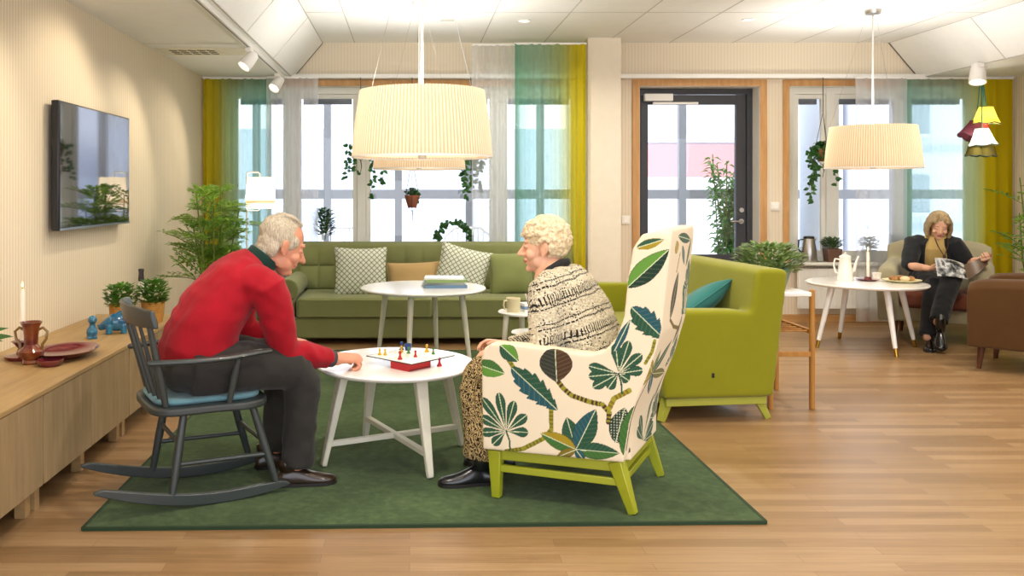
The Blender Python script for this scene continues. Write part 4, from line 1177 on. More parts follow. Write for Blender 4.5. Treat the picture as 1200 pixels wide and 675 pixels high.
bush('potted_sill_plant', 'small plant on the sill behind the white sheer, left of the reader', (4.60, 8.55, .60), darkpot('#6f7473'), 160, .08, .07, .12, .24, .045, .025, LEAFS, 15)
bush('potted_sill_plant', 'small plant on the sill behind the white sheer, nearest the reader', (4.88, 8.55, .60), darkpot('#5f6463'), 160, .10, .07, .12, .26, .045, .025, LEAFS, 16)
# left window sill
bush('potted_tree', 'small round leaved tree on the sill left of the white mullion', (-.855, 8.53, .62), darkpot('#d8d8d0'), 330, .10, .09, .24, .50, .05, .03, LEAFC, 17)
for i, (x, lab) in enumerate(((-.36, 'low succulent tray on the sill just right of the wide mullion'), (-.12, 'low succulent tray on the sill above the tan cushion'))):
    bush('sill_succulent', lab, (x, 8.53, .62), lambda r: MB().box(-.10, .10, -.045, .045, 0, .09).build('tray', plain('pale tray', '#c9cfc8', .6), r, bevel=.005), 200, .12, .05, .08, .17, .035, .02, LEAFS, 20 + i)

ROPE = plain('dark macrame cord', '#3a4038', .8)
def hanging(label, x, y, zp, ztop, potc, vines, seed, pr=.065, tail=True, fill=90, pot_n='pot'):
    rg = random.Random(seed); r = thing('hanging_planter', label, 'hanging plant', (x, y, zp))
    MB().lathe([(0, 0), (pr * .55, 0), (pr, pr * 1.5), (pr * .98, pr * 1.65), (pr * .85, pr * 1.6), (0, pr * 1.4)], (0, 0, 0), 24, cap=False).build('pot', plain('hanging pot ' + potc, potc, .6), r)
    top = ztop - zp
    kn = Vector((0, 0, min(top - .03, .48)))
    rp = MB()
    for k in range(3):
        a = 2 * PI * k / 3 + .5; e = Vector((pr * 1.02 * math.cos(a), pr * 1.02 * math.sin(a), pr * 1.5))
        rp.tube([kn, e, Vector((pr * .6 * math.cos(a), pr * .6 * math.sin(a), 0)), Vector((0, 0, -.035))], .0028, 6)
    rp.tube([kn, Vector((0, 0, top))], .004, 6); rp.tube([(0, 0, -.03), (.008, 0, -.09), (-.004, 0, -.16)], [.006, .004, .002], 6)
    rp.build('cord', ROPE, r)
    f = MB(); s = MB()
    for k in range(fill):
        a = rg.random() * 2 * PI; p = Vector((pr * .9 * rg.random() * math.cos(a), pr * .9 * rg.random() * math.sin(a), pr * 1.5 + rg.random() * .07))
        leaf(f, p, rdir(rg, 0, .9), .045, .034, droop=.3)
    for (dx, dy, L) in vines:
        p = Vector((dx * .5, dy * .5, pr * 1.55)); pts = [p.copy(), p + Vector((dx * .5, dy * .5, .03))]
        q = pts[-1].copy()
        nseg = max(3, int(L / .05))
        for i in range(nseg):
            q = q + Vector((rg.uniform(-.018, .018), rg.uniform(-.015, .015), -L / nseg)); pts.append(q.copy())
        s.tube(pts, .0018, 5)
        for i in range(1, len(pts)):
            for _ in range(3):
                leaf(f, pts[i - 1].lerp(pts[i], rg.random()), Vector((rg.uniform(-1, 1), rg.uniform(-1, .3), rg.uniform(-.6, .4))), .042 + .02 * rg.random(), .038, Vector((0, -1, .2)), .2)
    f.build('foliage', mt_ivy, r, ang=180, fix=False); s.build('stems', STEMB, r)
    return r
mt_ivy = LEAFC
hanging('terracotta pot in a macrame hanger above the sofa', .025, 8.38, 1.145, 2.425, '#8a4b32', [(.04, 0, .08)], 31, .075)
hanging('trailing ivy at the right of the sofa window, leaves hanging below the pendant', .60, 8.36, 1.64, 2.425, '#9a6a34', [(-.06, -.02, .50), (-.03, .02, .38), (.05, -.02, .45), (.10, 0, .30), (.02, -.05, .28), (-.10, 0, .55), (.13, 0, .5)], 32, .08)
hanging('sparse trailing plant by the wide mullion of the sofa window', -.48, 8.38, 1.64, 2.425, '#9a6a34', [(-.12, 0, .35), (.14, -.02, .55), (-.05, -.02, .3), (.2, 0, .42)], 33, .07, fill=30)
hanging('trailing ivy in a macrame hanger at the right window', 4.06, 8.38, 1.60, 2.425, '#7b5a34', [(-.10, -.02, .42), (-.06, 0, .30), (.08, -.02, .38), (.11, 0, .25), (-.13, 0, .2), (-.09, -.03, .55), (0, -.06, .2)], 34, .075, fill=150)
# ivy arch on the sill
iv = thing('ivy_arch', 'ivy trained over a small hoop on the sofa window sill', 'potted plant', (.44, 8.53, .62))
MB().lathe([(0, 0), (.05, 0), (.065, .10), (.055, .10), (0, .08)], (0, 0, 0), 24, cap=False).build('pot', plain('white sill pot', '#dcdcd4', .5), iv)
hp = [Vector((.16 * math.cos(a), 0, .20 + .18 * math.sin(a))) for a in [PI * 1.25 - k * PI * 1.5 / 24 for k in range(25)]]
MB().tube([(-.02, 0, .08)] + hp + [(.02, 0, .08)], .003, 6).build('hoop', STEMB, iv)
f = MB(); rg = random.Random(5)
for p in hp:
    for _ in range(7 if (p.x < -.05 or p.x > .03) else 2): leaf(f, p + Vector((rg.uniform(-.02, .02), rg.uniform(-.02, .02), rg.uniform(-.02, .02))), Vector((rg.uniform(-1, 1), rg.uniform(-1, .2), rg.uniform(-.5, .6))), .045, .04, Vector((0, -1, .2)), .15)
f.build('foliage', LEAFC, iv, ang=180, fix=False)
# outdoor bamboo beyond the door and garden chairs
rg = random.Random(40); ob_ = thing('outdoor_bamboo', 'leafy green bamboo standing outside the garden door', 'outdoor plant', (3.60, 9.75, -.02))
MB().lathe([(0, 0), (.2, 0), (.24, .4), (.21, .4), (0, .36)], (0, 0, 0), 28, cap=False).build('pot', plain('outdoor pot', '#a9aaa6', .6), ob_)
f = MB(); s = MB()
for k in range(11):
    a = rg.random() * 2 * PI; b = Vector((.1 * math.cos(a), .1 * math.sin(a), .36)); t_ = Vector((.24 * rg.uniform(-1, .8), .16 * math.sin(a), 1.35 + .42 * rg.random())); s.tube([b, t_], .007, 6)
    for q in range(26):
        p = b.lerp(t_, .1 + .9 * q / 26); leaf(f, p, rdir(rg, -.2, .7), .16, .032, droop=.35); leaf(f, p, rdir(rg, -.2, .7), .15, .032, droop=.35); leaf(f, p, rdir(rg, -.2, .7), .12, .03, droop=.35)
f.build('foliage', leafmat('outdoor bamboo leaf', '#2f6a2c', '#5f9a4c'), ob_, ang=180, fix=False); s.build('stems', STEMG, ob_)
GW = plain('white garden chair paint', '#e3e5e8', .5)
def garden_chair(x, y, rz, label):
    r = thing('garden_chair', label, 'garden chair', (x, y, -.02), rz, 'white balcony chairs')
    MB().box(-.24, .24, -.22, .22, .42, .45).build('seat', GW, r, bevel=.01)
    for sx in (-1, 1):
        for sy in (-1, 1): MB().tube([(sx * .22, sy * .2, 0), (sx * .19, sy * .17, .42)], .016, 10).build('leg', GW, r)
    pts = [Vector((-.26, .2, .45)), Vector((-.27, .25, .8)), Vector((-.15, .27, .90)), Vector((.15, .27, .90)), Vector((.27, .25, .8)), Vector((.26, .2, .45))]
    MB().tube(pts, .016, 10).build('back_hoop', GW, r)
    for k in range(7): x_ = -.18 + .06 * k; MB().tube([(x_ * .9, .2, .45), (x_, .265, .89)], .007, 8).build('spindle', GW, r)
garden_chair(.68, 9.7, 0, 'white spindle chair on the balcony behind the ivy hoop')
garden_chair(-.72, 9.75, R(10), 'white spindle chair on the balcony behind the small sill tree')

# ------------------------------------------------------------------ things on the low cabinet
def glaze(nm, c1, c2, rough=.15, sc=9):
    if nm in MATS: return MATS[nm]
    t = NT(nm); v = t.coord(); c = t.ramp(t.noise(v, sc, 4), [(.35, c1), (.68, c2)]); return t.done(t.bsdf(c, rough, 0, .6, None, .4))
REDG = glaze('red brown glaze', '#5a1815', '#8d4a22', .12, 14)
PLUM = glaze('plum glaze', '#5c1b22', '#7c3232', .12)
BLUE = glaze('turquoise glaze', '#16587f', '#2a7fa3', .15, 16)
vz = thing('handled_vase', 'red brown glazed vase with two looped handles on the oak cabinet', 'vase', (-1.765, 3.98, .50))
MB().lathe([(0, 0), (.038, 0), (.042, .008), (.035, .02), (.055, .04), (.058, .06), (.04, .078), (.03, .09), (.032, .13), (.037, .17), (.05, .195), (.046, .195), (.032, .17), (.026, .1), (0, .09)], (0, 0, 0), 36, cap=False).build('body', REDG, vz)
for s in (-1, 1):
    pts = [Vector((s * .034, 0, .158)), Vector((s * .055, 0, .168)), Vector((s * .075, 0, .15)), Vector((s * .07, 0, .115)), Vector((s * .052, 0, .09)), Vector((s * .05, 0, .06))]
    MB().tube(pts, .0065, 10).build('handle', glaze('olive glaze', '#6d4a1c', '#8a6a2c'), vz)
cd_ = thing('candlestick', 'dark red footed candlestick with a tall white candle behind the vase', 'candlestick', (-1.86, 4.10, .50))
MB().lathe([(0, 0), (.075, 0), (.085, .018), (.03, .025), (.02, .05), (.04, .075), (.052, .085), (.035, .09), (.018, .09), (.018, .07), (0, .07)], (0, 0, 0), 36, cap=False).build('holder', PLUM, cd_)
WAX = plain('white candle wax', '#f3e9d6', .4, var=.01)
MB().lathe([(0, .07), (.0125, .07), (.011, .325), (.006, .335), (0, .336)], (0, 0, 0), 18, cap=False).build('candle', WAX, cd_)
MB().tube([(0, 0, .334), (0, 0, .345)], .0015, 6).build('wick', plain('wick', '#2a2420', .9), cd_)
FLAME = emit('candle flame', '#ffd27a', 6.0)
MB().lathe([(0, .340), (.0045, .348), (.004, .356), (0, .372)], (0, 0, 0), 12, cap=False).build('flame', FLAME, cd_)
pt = thing('red_plate', 'large plum red oval plate on the oak cabinet beside the vase', 'plate', (-1.665, 4.14, .50))
MB().lathe([(0, .004), (.06, .004), (.07, 0), (.075, .006), (.12, .02), (.155, .038), (.158, .041), (.15, .042), (.115, .028), (.07, .014), (0, .012)], (0, 0, 0), 56, cap=False, sx=.95, sy=1.2).build('dish', PLUM, pt)
bw = thing('red_bowl', 'small plum red lidded bowl between the vase and the plate', 'bowl', (-1.655, 3.93, .50))
MB().lathe([(0, 0), (.04, 0), (.055, .015), (.06, .028), (.056, .03), (.045, .018), (0, .012)], (0, 0, 0), 36, cap=False).build('dish', PLUM, bw)
b1 = thing('blue_figurine', 'turquoise ceramic bird figurine sitting upright on the oak cabinet', 'figurine', (-1.735, 4.66, .50), R(-60))
m = MB(); m.ell((0, 0, .035), (.036, .03, .036)); m.ell((-.03, 0, .022), (.03, .022, .02)); m.tube([(.008, 0, .05), (.012, 0, .085)], [.022, .014], 14); m.ell((.016, 0, .104), (.026, .025, .024)); m.tube([(.036, 0, .102), (.05, 0, .098)], [.009, .003], 10)
m.box(-.03, .03, -.024, .024, 0, .012); m.build('body', BLUE, b1, rem=.004, sm=3)
for s in (-1, 1): MB().ell((.034, s * .014, .11), .0035, n=8, k=6).build('eye', BLK, b1)
b2 = thing('blue_figurine', 'turquoise ceramic rhinoceros figurine with a ridged back by the straw pots', 'figurine', (-1.665, 4.83, .50), R(200))
m = MB(); m.ell((-.01, 0, .062), (.066, .045, .05)); m.ell((-.035, 0, .09), (.035, .03, .04)); m.tube([(.03, 0, .06), (.075, 0, .04)], [.036, .02], 16, rnd_=True); m.tube([(.078, 0, .045), (.098, 0, .052)], [.010, .004], 10)
for x in (-.045, .035):
    for s in (-1, 1): m.tube([(x, s * .025, .05), (x, s * .027, 0)], .018, 12)
for k in range(4): m.ell((-.055 + .022 * k, 0, .118 - .006 * k), (.012, .014, .014))
for s in (-1, 1): m.ell((.03, s * .026, .088), (.007, .006, .014))
m.build('body', BLUE, b2, rem=.004, sm=2)
for s in (-1, 1): MB().ell((.06, s * .024, .058), .004, n=8, k=6).build('eye', BLK, b2)
t = NT('white dotted bottle'); v = t.coord((1, 1, 1)); vo = t.n('ShaderNodeTexVoronoi'); vo.inputs['Scale'].default_value = 75; vo.inputs['Randomness'].default_value = .2; t.l(v, vo.inputs['Vector'])
BOT = t.done(t.bsdf(t.ramp(vo.outputs[0], [(.25, '#b9b6a4'), (.4, '#e8e4d4')]), .35, 0, .5, t.bump(vo.outputs[0], .3, .004)))
bt = thing('white_bottle', 'tall white dotted bottle with a dark stopper on the far end of the cabinet', 'bottle', (-1.73, 5.50, .50))
MB().lathe([(0, 0), (.036, 0), (.04, .01), (.038, .12), (.03, .18), (.022, .205), (.022, .225), (0, .225)], (0, 0, 0), 32, cap=False).build('body', BOT, bt)
MB().lathe([(.017, .222), (.019, .235), (.016, .28), (.019, .30), (.014, .306), (0, .306)], (0, 0, 0), 20, cap=False).build('stopper', plain('dark stopper', '#3a3236', .5), bt)
# plant at the very left edge: two leaves reach into view
lp = thing('leafy_houseplant', 'broad leaved plant at the left frame edge on the oak cabinet', 'potted plant', (-1.78, 3.52, .50))
MB().lathe([(0, 0), (.06, 0), (.075, .12), (.066, .12), (0, .1)], (0, 0, 0), 28, cap=False).build('pot', plain('plain clay pot', '#a9674a', .7), lp)
f = MB(); s = MB(); rg = random.Random(4)
for k in range(14):
    a = R(25.7 * k + 5); d = Vector((math.cos(a), math.sin(a), .6)); p = Vector((.05 * math.cos(a), .05 * math.sin(a), .16 + .1 * rg.random())); s.tube([(0, 0, .1), p], .002, 5); leaf(f, p, d, .10, .05, droop=.3)
f.build('foliage', LEAFC, lp, ang=180, fix=False); s.build('stems', STEMG, lp)

# ------------------------------------------------------------------ things on the tables
ZB = .0135 + .588
def book(x, y, z, rz, w_, d_, h, cov, label):
    r = thing('book', label, 'book', (x, y, z), rz, 'books on the round table')
    MB().box(-w_ / 2, w_ / 2, -d_ / 2, d_ / 2, 0, .0025).build('back_cover', cov, r, smooth=False); MB().box(-w_ / 2, w_ / 2, -d_ / 2, d_ / 2, h - .0025, h).build('front_cover', cov, r, smooth=False)
    MB().box(-w_ / 2 - .0005, w_ / 2 + .0005, -d_ / 2 - .001, -d_ / 2 + .003, 0, h).build('spine', cov, r, smooth=False)
    MB().box(-w_ / 2 + .004, w_ / 2 - .004, -d_ / 2 + .003, d_ / 2 - .004, .0025, h - .0025).build('pages', plain('book paper', '#e9e4d6', .8), r, smooth=False)
book(.255, 6.30, ZB, R(4), .31, .23, .022, plain('blue book cover', '#5d7d9c', .35), 'blue book at the bottom of the pile on the round table')
book(.25, 6.305, ZB + .0222, R(-2), .30, .22, .018, plain('grey book cover', '#8d958e', .35), 'grey book in the middle of the pile on the round table')
book(.262, 6.30, ZB + .0404, R(3), .30, .22, .020, plain('green book cover', '#7f9a5a', .35), 'green book near the top of the pile on the round table')
book(.255, 6.30, ZB + .0606, R(-3), .285, .21, .012, plain('pale magazine cover', '#dfe4dd', .3), 'pale thin book on top of the pile on the round table')
# board game
ZT = .0135 + .458
gx_, gy_ = .005, 4.12
gb = thing('game_board', 'square board game lying on its red box on the coffee table', 'board game', (gx_, gy_, ZT + .036), R(46))
t = NT('ludo board print'); v = t.coord(); x, y, z = t.sep(v)
c = t.mix(t.math('LESS_THAN', t.math('MAXIMUM', t.math('ABSOLUTE', x), t.math('ABSOLUTE', y)), .135), lin('#e8e6dc'), lin('#f4f2ea'))
arm = t.math('LESS_THAN', t.math('MINIMUM', t.math('ABSOLUTE', x), t.math('ABSOLUTE', y)), .03)
vo = t.n('ShaderNodeTexChecker'); vo.inputs['Scale'].default_value = 50; t.l(v, vo.inputs[0]); vo.inputs[1].default_value = lin('#e9d9b8'); vo.inputs[2].default_value = lin('#d9e0e8')
c = t.mix(arm, c, vo.outputs[0])
BRD = t.done(t.bsdf(c, .4, 0, .4))
MB().box(-.15, .15, -.15, .15, 0, .0035).build('playing_face', BRD, gb, smooth=False)
m = MB()
for a, b2_ in (((-.15, -.15), (.15, -.15)), ((.15, -.15), (.15, .15)), ((.15, .15), (-.15, .15)), ((-.15, .15), (-.15, -.15))): m.bar((a[0], a[1], .0018), (b2_[0], b2_[1], .0018), .004, .0042)
m.build('dark_edge', BLK, gb, smooth=False)
bx_ = thing('game_box', 'red game box lying under the board on the coffee table', 'box', (gx_ - .0, gy_ - .095, ZT), R(46))
REDB = plain('red card box', '#b3161c', .45)
MB().box(-.075, .075, -.06, .06, 0, .035).build('lid', REDB, bx_, bevel=.002); MB().box(-.073, .073, -.0605, .0605, 0, .008).build('tray', plain('dark red card', '#7e1014', .5), bx_, smooth=False)
def pawn(x, y, z, c, label, s=1.0):
    o = MB().lathe([(0, 0), (.0095 * s, 0), (.0095 * s, .003 * s), (.006 * s, .008 * s), (.0035 * s, .018 * s), (.004 * s, .02 * s), (.0062 * s, .025 * s), (.005 * s, .031 * s), (0, .033 * s)], (0, 0, 0), 16, cap=False).build('game_pawn', plain('pawn ' + c, c, .3), None)
    o.location = (x, y, z); tag(o, label, 'game piece', 'board game pieces'); return o
zp = ZT + .0396
YC, RC_, BC, GC = '#c9a30f', '#b01820', '#1d3f7d', '#3e7d34'
pawn(-.145, 4.13, zp, YC, 'yellow pawn nearest the old man\'s hand'); pawn(-.118, 4.125, zp, YC, 'yellow pawn beside the one nearest the man\'s hand')
pawn(-.045, 4.02, zp, RC_, 'red pawn at the front corner of the board', 1.25)
pawn(-.04, 4.20, zp, YC, 'yellow pawn close to the blue pieces'); pawn(-.005, 4.17, zp, GC, 'green pawn in front of the blue dice cup')
pawn(.028, 4.08, zp, RC_, 'red pawn right of the board middle'); pawn(.085, 4.21, zp, YC, 'yellow pawn near the far right edge of the board', 1.2)
pawn(.115, 4.15, zp, GC, 'green pawn at the right corner of the board'); pawn(-.04, 4.27, zp, BC, 'blue pawn beside the blue dice cup', 1.25)
pawn(.142, 4.06, ZT, RC_, 'red pawn standing on the table right of the board', 1.3)
dc = MB().lathe([(0, 0), (.014, 0), (.018, .032), (.016, .032), (.012, .004), (0, .004)], (0, 0, 0), 24, cap=False).build('dice_cup', plain('blue plastic', BC, .35), None); dc.location = (-.008, 4.255, zp); tag(dc, 'blue dice cup at the back of the game board', 'dice cup')
# nesting table crockery
ZN = .0135 + .541
mg = thing('mug', 'beige mug on the small white table behind the woman', 'mug', (.645, 5.31, ZN), R(200))
CER = plain('beige stoneware', '#cfc6a0', .35, var=.03)
MB().lathe([(0, 0), (.04, 0), (.043, .006), (.044, .085), (.041, .088), (.039, .085), (.038, .012), (0, .010)], (0, 0, 0), 32, cap=False).build('cup', CER, mg); MB().tube([(.042, 0, .07), (.062, 0, .07), (.068, 0, .045), (.06, 0, .02), (.042, 0, .018)], .006, 10).build('handle', CER, mg)
nb = thing('tissue_box', 'small blue and white tissue box beside the beige mug', 'tissue box', (.755, 5.36, ZN), R(15))
MB().box(-.055, .055, -.05, .05, 0, .05).build('carton', plain('white carton', '#e6e8ea', .5), nb, bevel=.002); MB().box(-.0555, .0555, -.0505, .0505, .014, .034).build('blue_band', plain('blue carton band', '#6f8fb4', .5), nb, smooth=False)
m = MB(); rg = random.Random(2)
for k in range(7): a = R(51 * k); m.add([Vector((.012 * math.cos(a), .012 * math.sin(a), .049)), Vector((.035 * math.cos(a + .3), .03 * math.sin(a + .3), .085 + .03 * rg.random())), Vector((.03 * math.cos(a + 1.1), .03 * math.sin(a + 1.1), .08 + .03 * rg.random())), Vector((.012 * math.cos(a + .9), .012 * math.sin(a + .9), .049))], [(0, 1, 2, 3)])
m.build('tissue', plain('pink white tissue', '#eedfe0', .9), nb, fix=False)
# right table
ZR = .545
POR = plain('white porcelain', '#f1ece2', .2, var=.01, coat=.3)
cp = thing('coffee_pot', 'tall white coffee pot on the round table by the reader', 'coffee pot', (3.715, 7.28, ZR))
MB().lathe([(0, 0), (.06, 0), (.066, .01), (.06, .06), (.05, .14), (.043, .19), (.046, .2), (.04, .2), (0, .19)], (0, 0, 0), 36, cap=False).build('body', POR, cp)
MB().lathe([(.047, .198), (.045, .208), (.02, .222), (.008, .226), (.012, .236), (0, .242)], (0, 0, 0), 28, cap=False).build('lid', POR, cp)
MB().tube([(.052, 0, .07), (.08, 0, .10), (.095, 0, .16), (.115, 0, .205)], [.017, .014, .009, .008], 12).build('spout', POR, cp)
MB().tube([(-.045, 0, .18), (-.085, 0, .185), (-.098, 0, .14), (-.085, 0, .08), (-.058, 0, .06)], .0075, 10).build('handle', POR, cp)
cd2 = thing('candle_dish', 'dark red dish holding a lit white candle on the reader\'s table', 'candlestick', (3.90, 7.26, ZR))
MB().lathe([(0, 0), (.05, 0), (.085, .012), (.082, .016), (.03, .012), (.024, .03), (.02, .036), (.013, .036), (.013, .02), (0, .02)], (0, 0, 0), 36, cap=False, sx=1.1).build('holder', PLUM, cd2)
MB().lathe([(0, .02), (.0125, .02), (.0115, .24), (.006, .25), (0, .251)], (0, 0, 0), 18, cap=False).build('candle', WAX, cd2)
MB().lathe([(0, .254), (.005, .262), (.0045, .272), (0, .29)], (0, 0, 0), 12, cap=False).build('flame', FLAME, cd2)
fp = thing('pastry_plate', 'wide cream plate on the reader\'s table', 'plate', (4.12, 7.14, ZR))
MB().lathe([(0, .004), (.08, .004), (.085, 0), (.09, .006), (.145, .02), (.147, .024), (.14, .024), (.09, .012), (0, .010)], (0, 0, 0), 48, cap=False).build('dish', plain('cream plate glaze', '#e6dcae', .3), fp)
BUN = glaze('baked pastry', '#8a5223', '#d0a05c', .6, 22)
for i, (x, y, r_, lab) in enumerate(((-.06, .02, .034, 'dark pastry at the left of the cream plate'), (.0, -.045, .036, 'pale round bun at the front of the cream plate'), (.02, .05, .035, 'brown pastry at the back of the cream plate'), (.075, .0, .032, 'small pastry at the right of the cream plate'))):
    o = jit(MB().ell((0, 0, r_ * .55), (r_, r_ * .9, r_ * .6)), .006, 30).build('pastry', BUN if i != 1 else plain('pale bun', '#e3d2a8', .6), None); o.location = (4.12 + x, 7.14 + y, ZR + .0125); tag(o, lab, 'pastry', 'pastries on the plate')
cu2 = thing('small_cup', 'small glass tea cup beside the plate on the reader\'s table', 'cup', (4.03, 7.36, ZR))
MB().lathe([(0, 0), (.026, 0), (.036, .05), (.038, .06), (.036, .06), (.025, .006), (0, .006)], (0, 0, 0), 24, cap=False).build('bowl', POR, cu2)
# sill jug
jg = thing('steel_jug', 'brushed steel thermos jug on the right window sill', 'jug', (4.0, 8.55, .60))
MB().lathe([(0, 0), (.075, 0), (.078, .01), (.07, .12), (.055, .21), (.05, .235), (.0, .235)], (0, 0, 0), 36, cap=False).build('body', STEEL, jg)
MB().lathe([(.05, .232), (.054, .245), (.045, .258), (0, .262)], (0, 0, 0), 24, cap=False).build('lid', BLK, jg); MB().tube([(-.052, 0, .225), (-.10, 0, .22), (-.105, 0, .13), (-.072, 0, .09)], .008, 10).build('handle', BLK, jg); MB().tube([(.05, 0, .215), (.075, 0, .24)], [.016, .008], 10).build('spout', STEEL, jg)
# radiator
rd = thing('radiator', 'white panel radiator below the right window', 'radiator', (4.42, 8.49, 0))
m = MB(); m.box(-.56, .56, -.035, .02, .14, .54); m.build('panel', WHITE, rd, bevel=.008)
m = MB()
for k in range(27): x = -.52 + .04 * k; m.box(x - .004, x + .004, -.0385, -.034, .17, .51)
m.build('ribs', WHITE, rd, smooth=False)
m = MB()
for k in range(26): x = -.50 + .04 * k; m.box(x - .012, x + .012, -.03, .015, .5395, .5425)
m.build('top_grille', plain('radiator grille shadow', '#b9b4a8', .6), rd, smooth=False)
for x in (-.4, .4): MB().box(x - .02, x + .02, .018, .062, .2, .5).build('bracket', WHITE, rd)
# switches
for x, z, lab in ((3.66, 1.155, 'white light switch between the garden door and the right window'), (2.165, 1.02, 'white wall switch between the column and the garden door')):
    s_ = thing('light_switch', lab, 'light switch', (x, YB, z), 0, 'white wall switches')
    MB().box(-.042, .042, -.012, 0, -.042, .042).build('plate', WHITE, s_, bevel=.004); MB().box(-.026, .026, -.017, -.011, -.026, .026).build('rocker', plain('switch rocker', '#f6f4ee', .3), s_, bevel=.003)
# ------------------------------------------------------------------ people
def skinmat(nm, c):
    t = NT(nm); v = t.coord()
    cc = t.ramp(t.noise(v, 18, 3), [(.3, c), (.75, tuple(min(1, x * 1.05) for x in lin(c)[:3]) + (1,))])
    b = t.n('ShaderNodeBsdfPrincipled'); t.l(cc, b.inputs['Base Color']); b.inputs['Roughness'].default_value = .5
    b.inputs['Subsurface Weight'].default_value = .12; b.inputs['Subsurface Radius'].default_value = (.02, .008, .004); b.inputs['Subsurface Scale'].default_value = .5
    return t.done(b.outputs[0])
LIP = plain('lip', '#b2665c', .45)
EYEW = plain('eye white', '#e6e0d8', .2); IRIS = plain('iris', '#4b4f4e', .2)

class Head:
    def __init__(s, o, yaw, pitch, roll=0, k=1.0):
        s.R = RZ(yaw) @ Matrix.Rotation(pitch, 3, 'Y') @ Matrix.Rotation(roll, 3, 'X'); s.o = Vector(o); s.k = k
    def p(s, x, y, z): return s.o + s.R @ Vector((x * s.k, y * s.k, z * s.k))
    def inv(s, q): return (s.R.transposed() @ (q - s.o)) / s.k
    def e(s, mb, c, r, M=None, n=16, kk=10):
        MM = s.R @ M if M is not None else s.R
        mb.ell(s.p(*c), tuple(q * s.k for q in r), MM, n, kk)
    def t(s, mb, pts, r, n=12, rnd_=True):
        mb.tube([s.p(*q) for q in pts], [tuple(x * s.k for x in q) if isinstance(q, tuple) else q * s.k for q in (r if isinstance(r, list) else [r] * len(pts))], n, rnd_=rnd_)
    def build(s, mb, female=False, nose=1.0, full=1.0):
        s.e(mb, (-.014, 0, .036), (.094, .075, .086), n=24, kk=16)
        s.e(mb, (.026, 0, .0), (.060, .062, .086), n=20, kk=14)
        s.e(mb, (.030, 0, -.060), (.052, .052 * full, .046), n=20, kk=12)
        s.e(mb, (.068, 0, -.092), (.020, .022, .017))
        s.e(mb, (.038, 0, -.088), (.04, .034, .020))
        s.t(mb, [(.080, 0, .022), (.093, 0, .0), (.105 * nose, 0, -.024)], [.0085, .0105, .0125])
        for q in (-1, 1):
            s.e(mb, (.092, q * .012, -.028), (.011, .009, .008))
            s.e(mb, (.070, q * .028, .033), (.017, .024, .0085), RZ(q * -.35))
            s.e(mb, (.058, q * .037, -.026), (.028, .025, .026))
            s.e(mb, (.018, q * .045, -.060), (.036, .012, .032))
            s.e(mb, (-.004, q * .0765, -.002), (.020, .0085, .033), RZ(q * -.35) @ Matrix.Rotation(-.2, 3, 'Y'))
            s.e(mb, (-.010, q * .082, .008), (.014, .007, .020), RZ(q * -.5))
            s.e(mb, (.003, q * .075, -.030), (.009, .007, .010))
            s.e(mb, (.073, q * .030, .010), (.013, .017, .010), RZ(q * -.3))
        s.e(mb, (.084, 0, -.052), (.0125, .023, .0065)); s.e(mb, (.081, 0, -.063), (.0125, .020, .0075)); s.e(mb, (.083, 0, -.041), (.010, .016, .010))
    def eyes(s, parent):
        for q in (-1, 1):
            m = MB(); m.ell(s.p(.0765, q * .030, .009), tuple(x * s.k for x in (.0105, .0115, .0048)), s.R @ RZ(q * -.2), 16, 10)
            e = m.build('eye', EYEW, parent, world=True)
            m = MB(); m.ell(s.p(.0835, q * .0305, .0085), tuple(x * s.k for x in (.0045, .0052, .0046)), s.R, 12, 8)
            m.build('iris', IRIS, e, world=True)
    def lips(s, ob, base, lm):
        me = ob.data; me.materials.append(lm)
        for f in me.polygons:
            q = s.inv(f.center + base)
            if q.x > .078 and abs(q.y) < .024 and -.070 < q.z < -.047 and abs(q.z + .0575) < .011 * (1 - (abs(q.y) / .026) ** 2): f.material_index = 1

def hand(mb, w, d, n, right, curl=(25, 35, 20), k=1.0, spread=.05, thumb=(.55, .7, .35), tcurl=25):
    w = Vector(w); d = Vector(d).normalized(); n = Vector(n); n = (n - d * n.dot(d)).normalized()
    th = n.cross(d) * (-1 if right else 1)
    mb.tube([w - d * .03 * k, w + d * .012 * k, w + d * .05 * k, w + d * .092 * k], [(.023 * k, .027 * k), (.024 * k, .03 * k), (.019 * k, .040 * k), (.0135 * k, .041 * k)][0:0] or [(.027 * k, .021 * k), (.029 * k, .021 * k), (.039 * k, .018 * k), (.040 * k, .0135 * k)], 16, up=n, rnd_=True)
    for i, (o, L) in enumerate(((.030, .070), (.0105, .078), (-.0095, .073), (-.0285, .057))):
        p = w + d * ((.088 - .008 * abs(i - 1.2)) * k) + th * (o * k); dd = (d + th * (spread * (1.5 - i))).normalized(); nn = n.copy(); pts = [p - dd * .02 * k, p]; r = [.009 * k, .0092 * k]
        for j, fr in enumerate((.45, .32, .23)):
            a = R(curl[j] * (1 + .12 * i)); dd, nn = (dd * math.cos(a) + nn * math.sin(a)).normalized(), (nn * math.cos(a) - dd * math.sin(a)).normalized()
            p = p + dd * (L * fr * k); pts.append(p.copy()); r.append((.0084 - .0008 * j) * k)
        mb.tube(pts, r, 10, up=n, rnd_=True)
    p = w + d * .022 * k + th * .024 * k; dd = (d * thumb[0] + th * thumb[1] + n * thumb[2]).normalized(); pts = [p, p + dd * .035 * k]
    a = R(tcurl); ax = (d * math.cos(a) + n * math.sin(a) * .6 + th * .25).normalized()
    pts.append(pts[-1] + ax * .03 * k); pts.append(pts[-1] + (ax + n * .25).normalized() * .022 * k)
    mb.tube(pts, [.013 * k, .0115 * k, .0098 * k, .0078 * k], 10, up=n, rnd_=True)

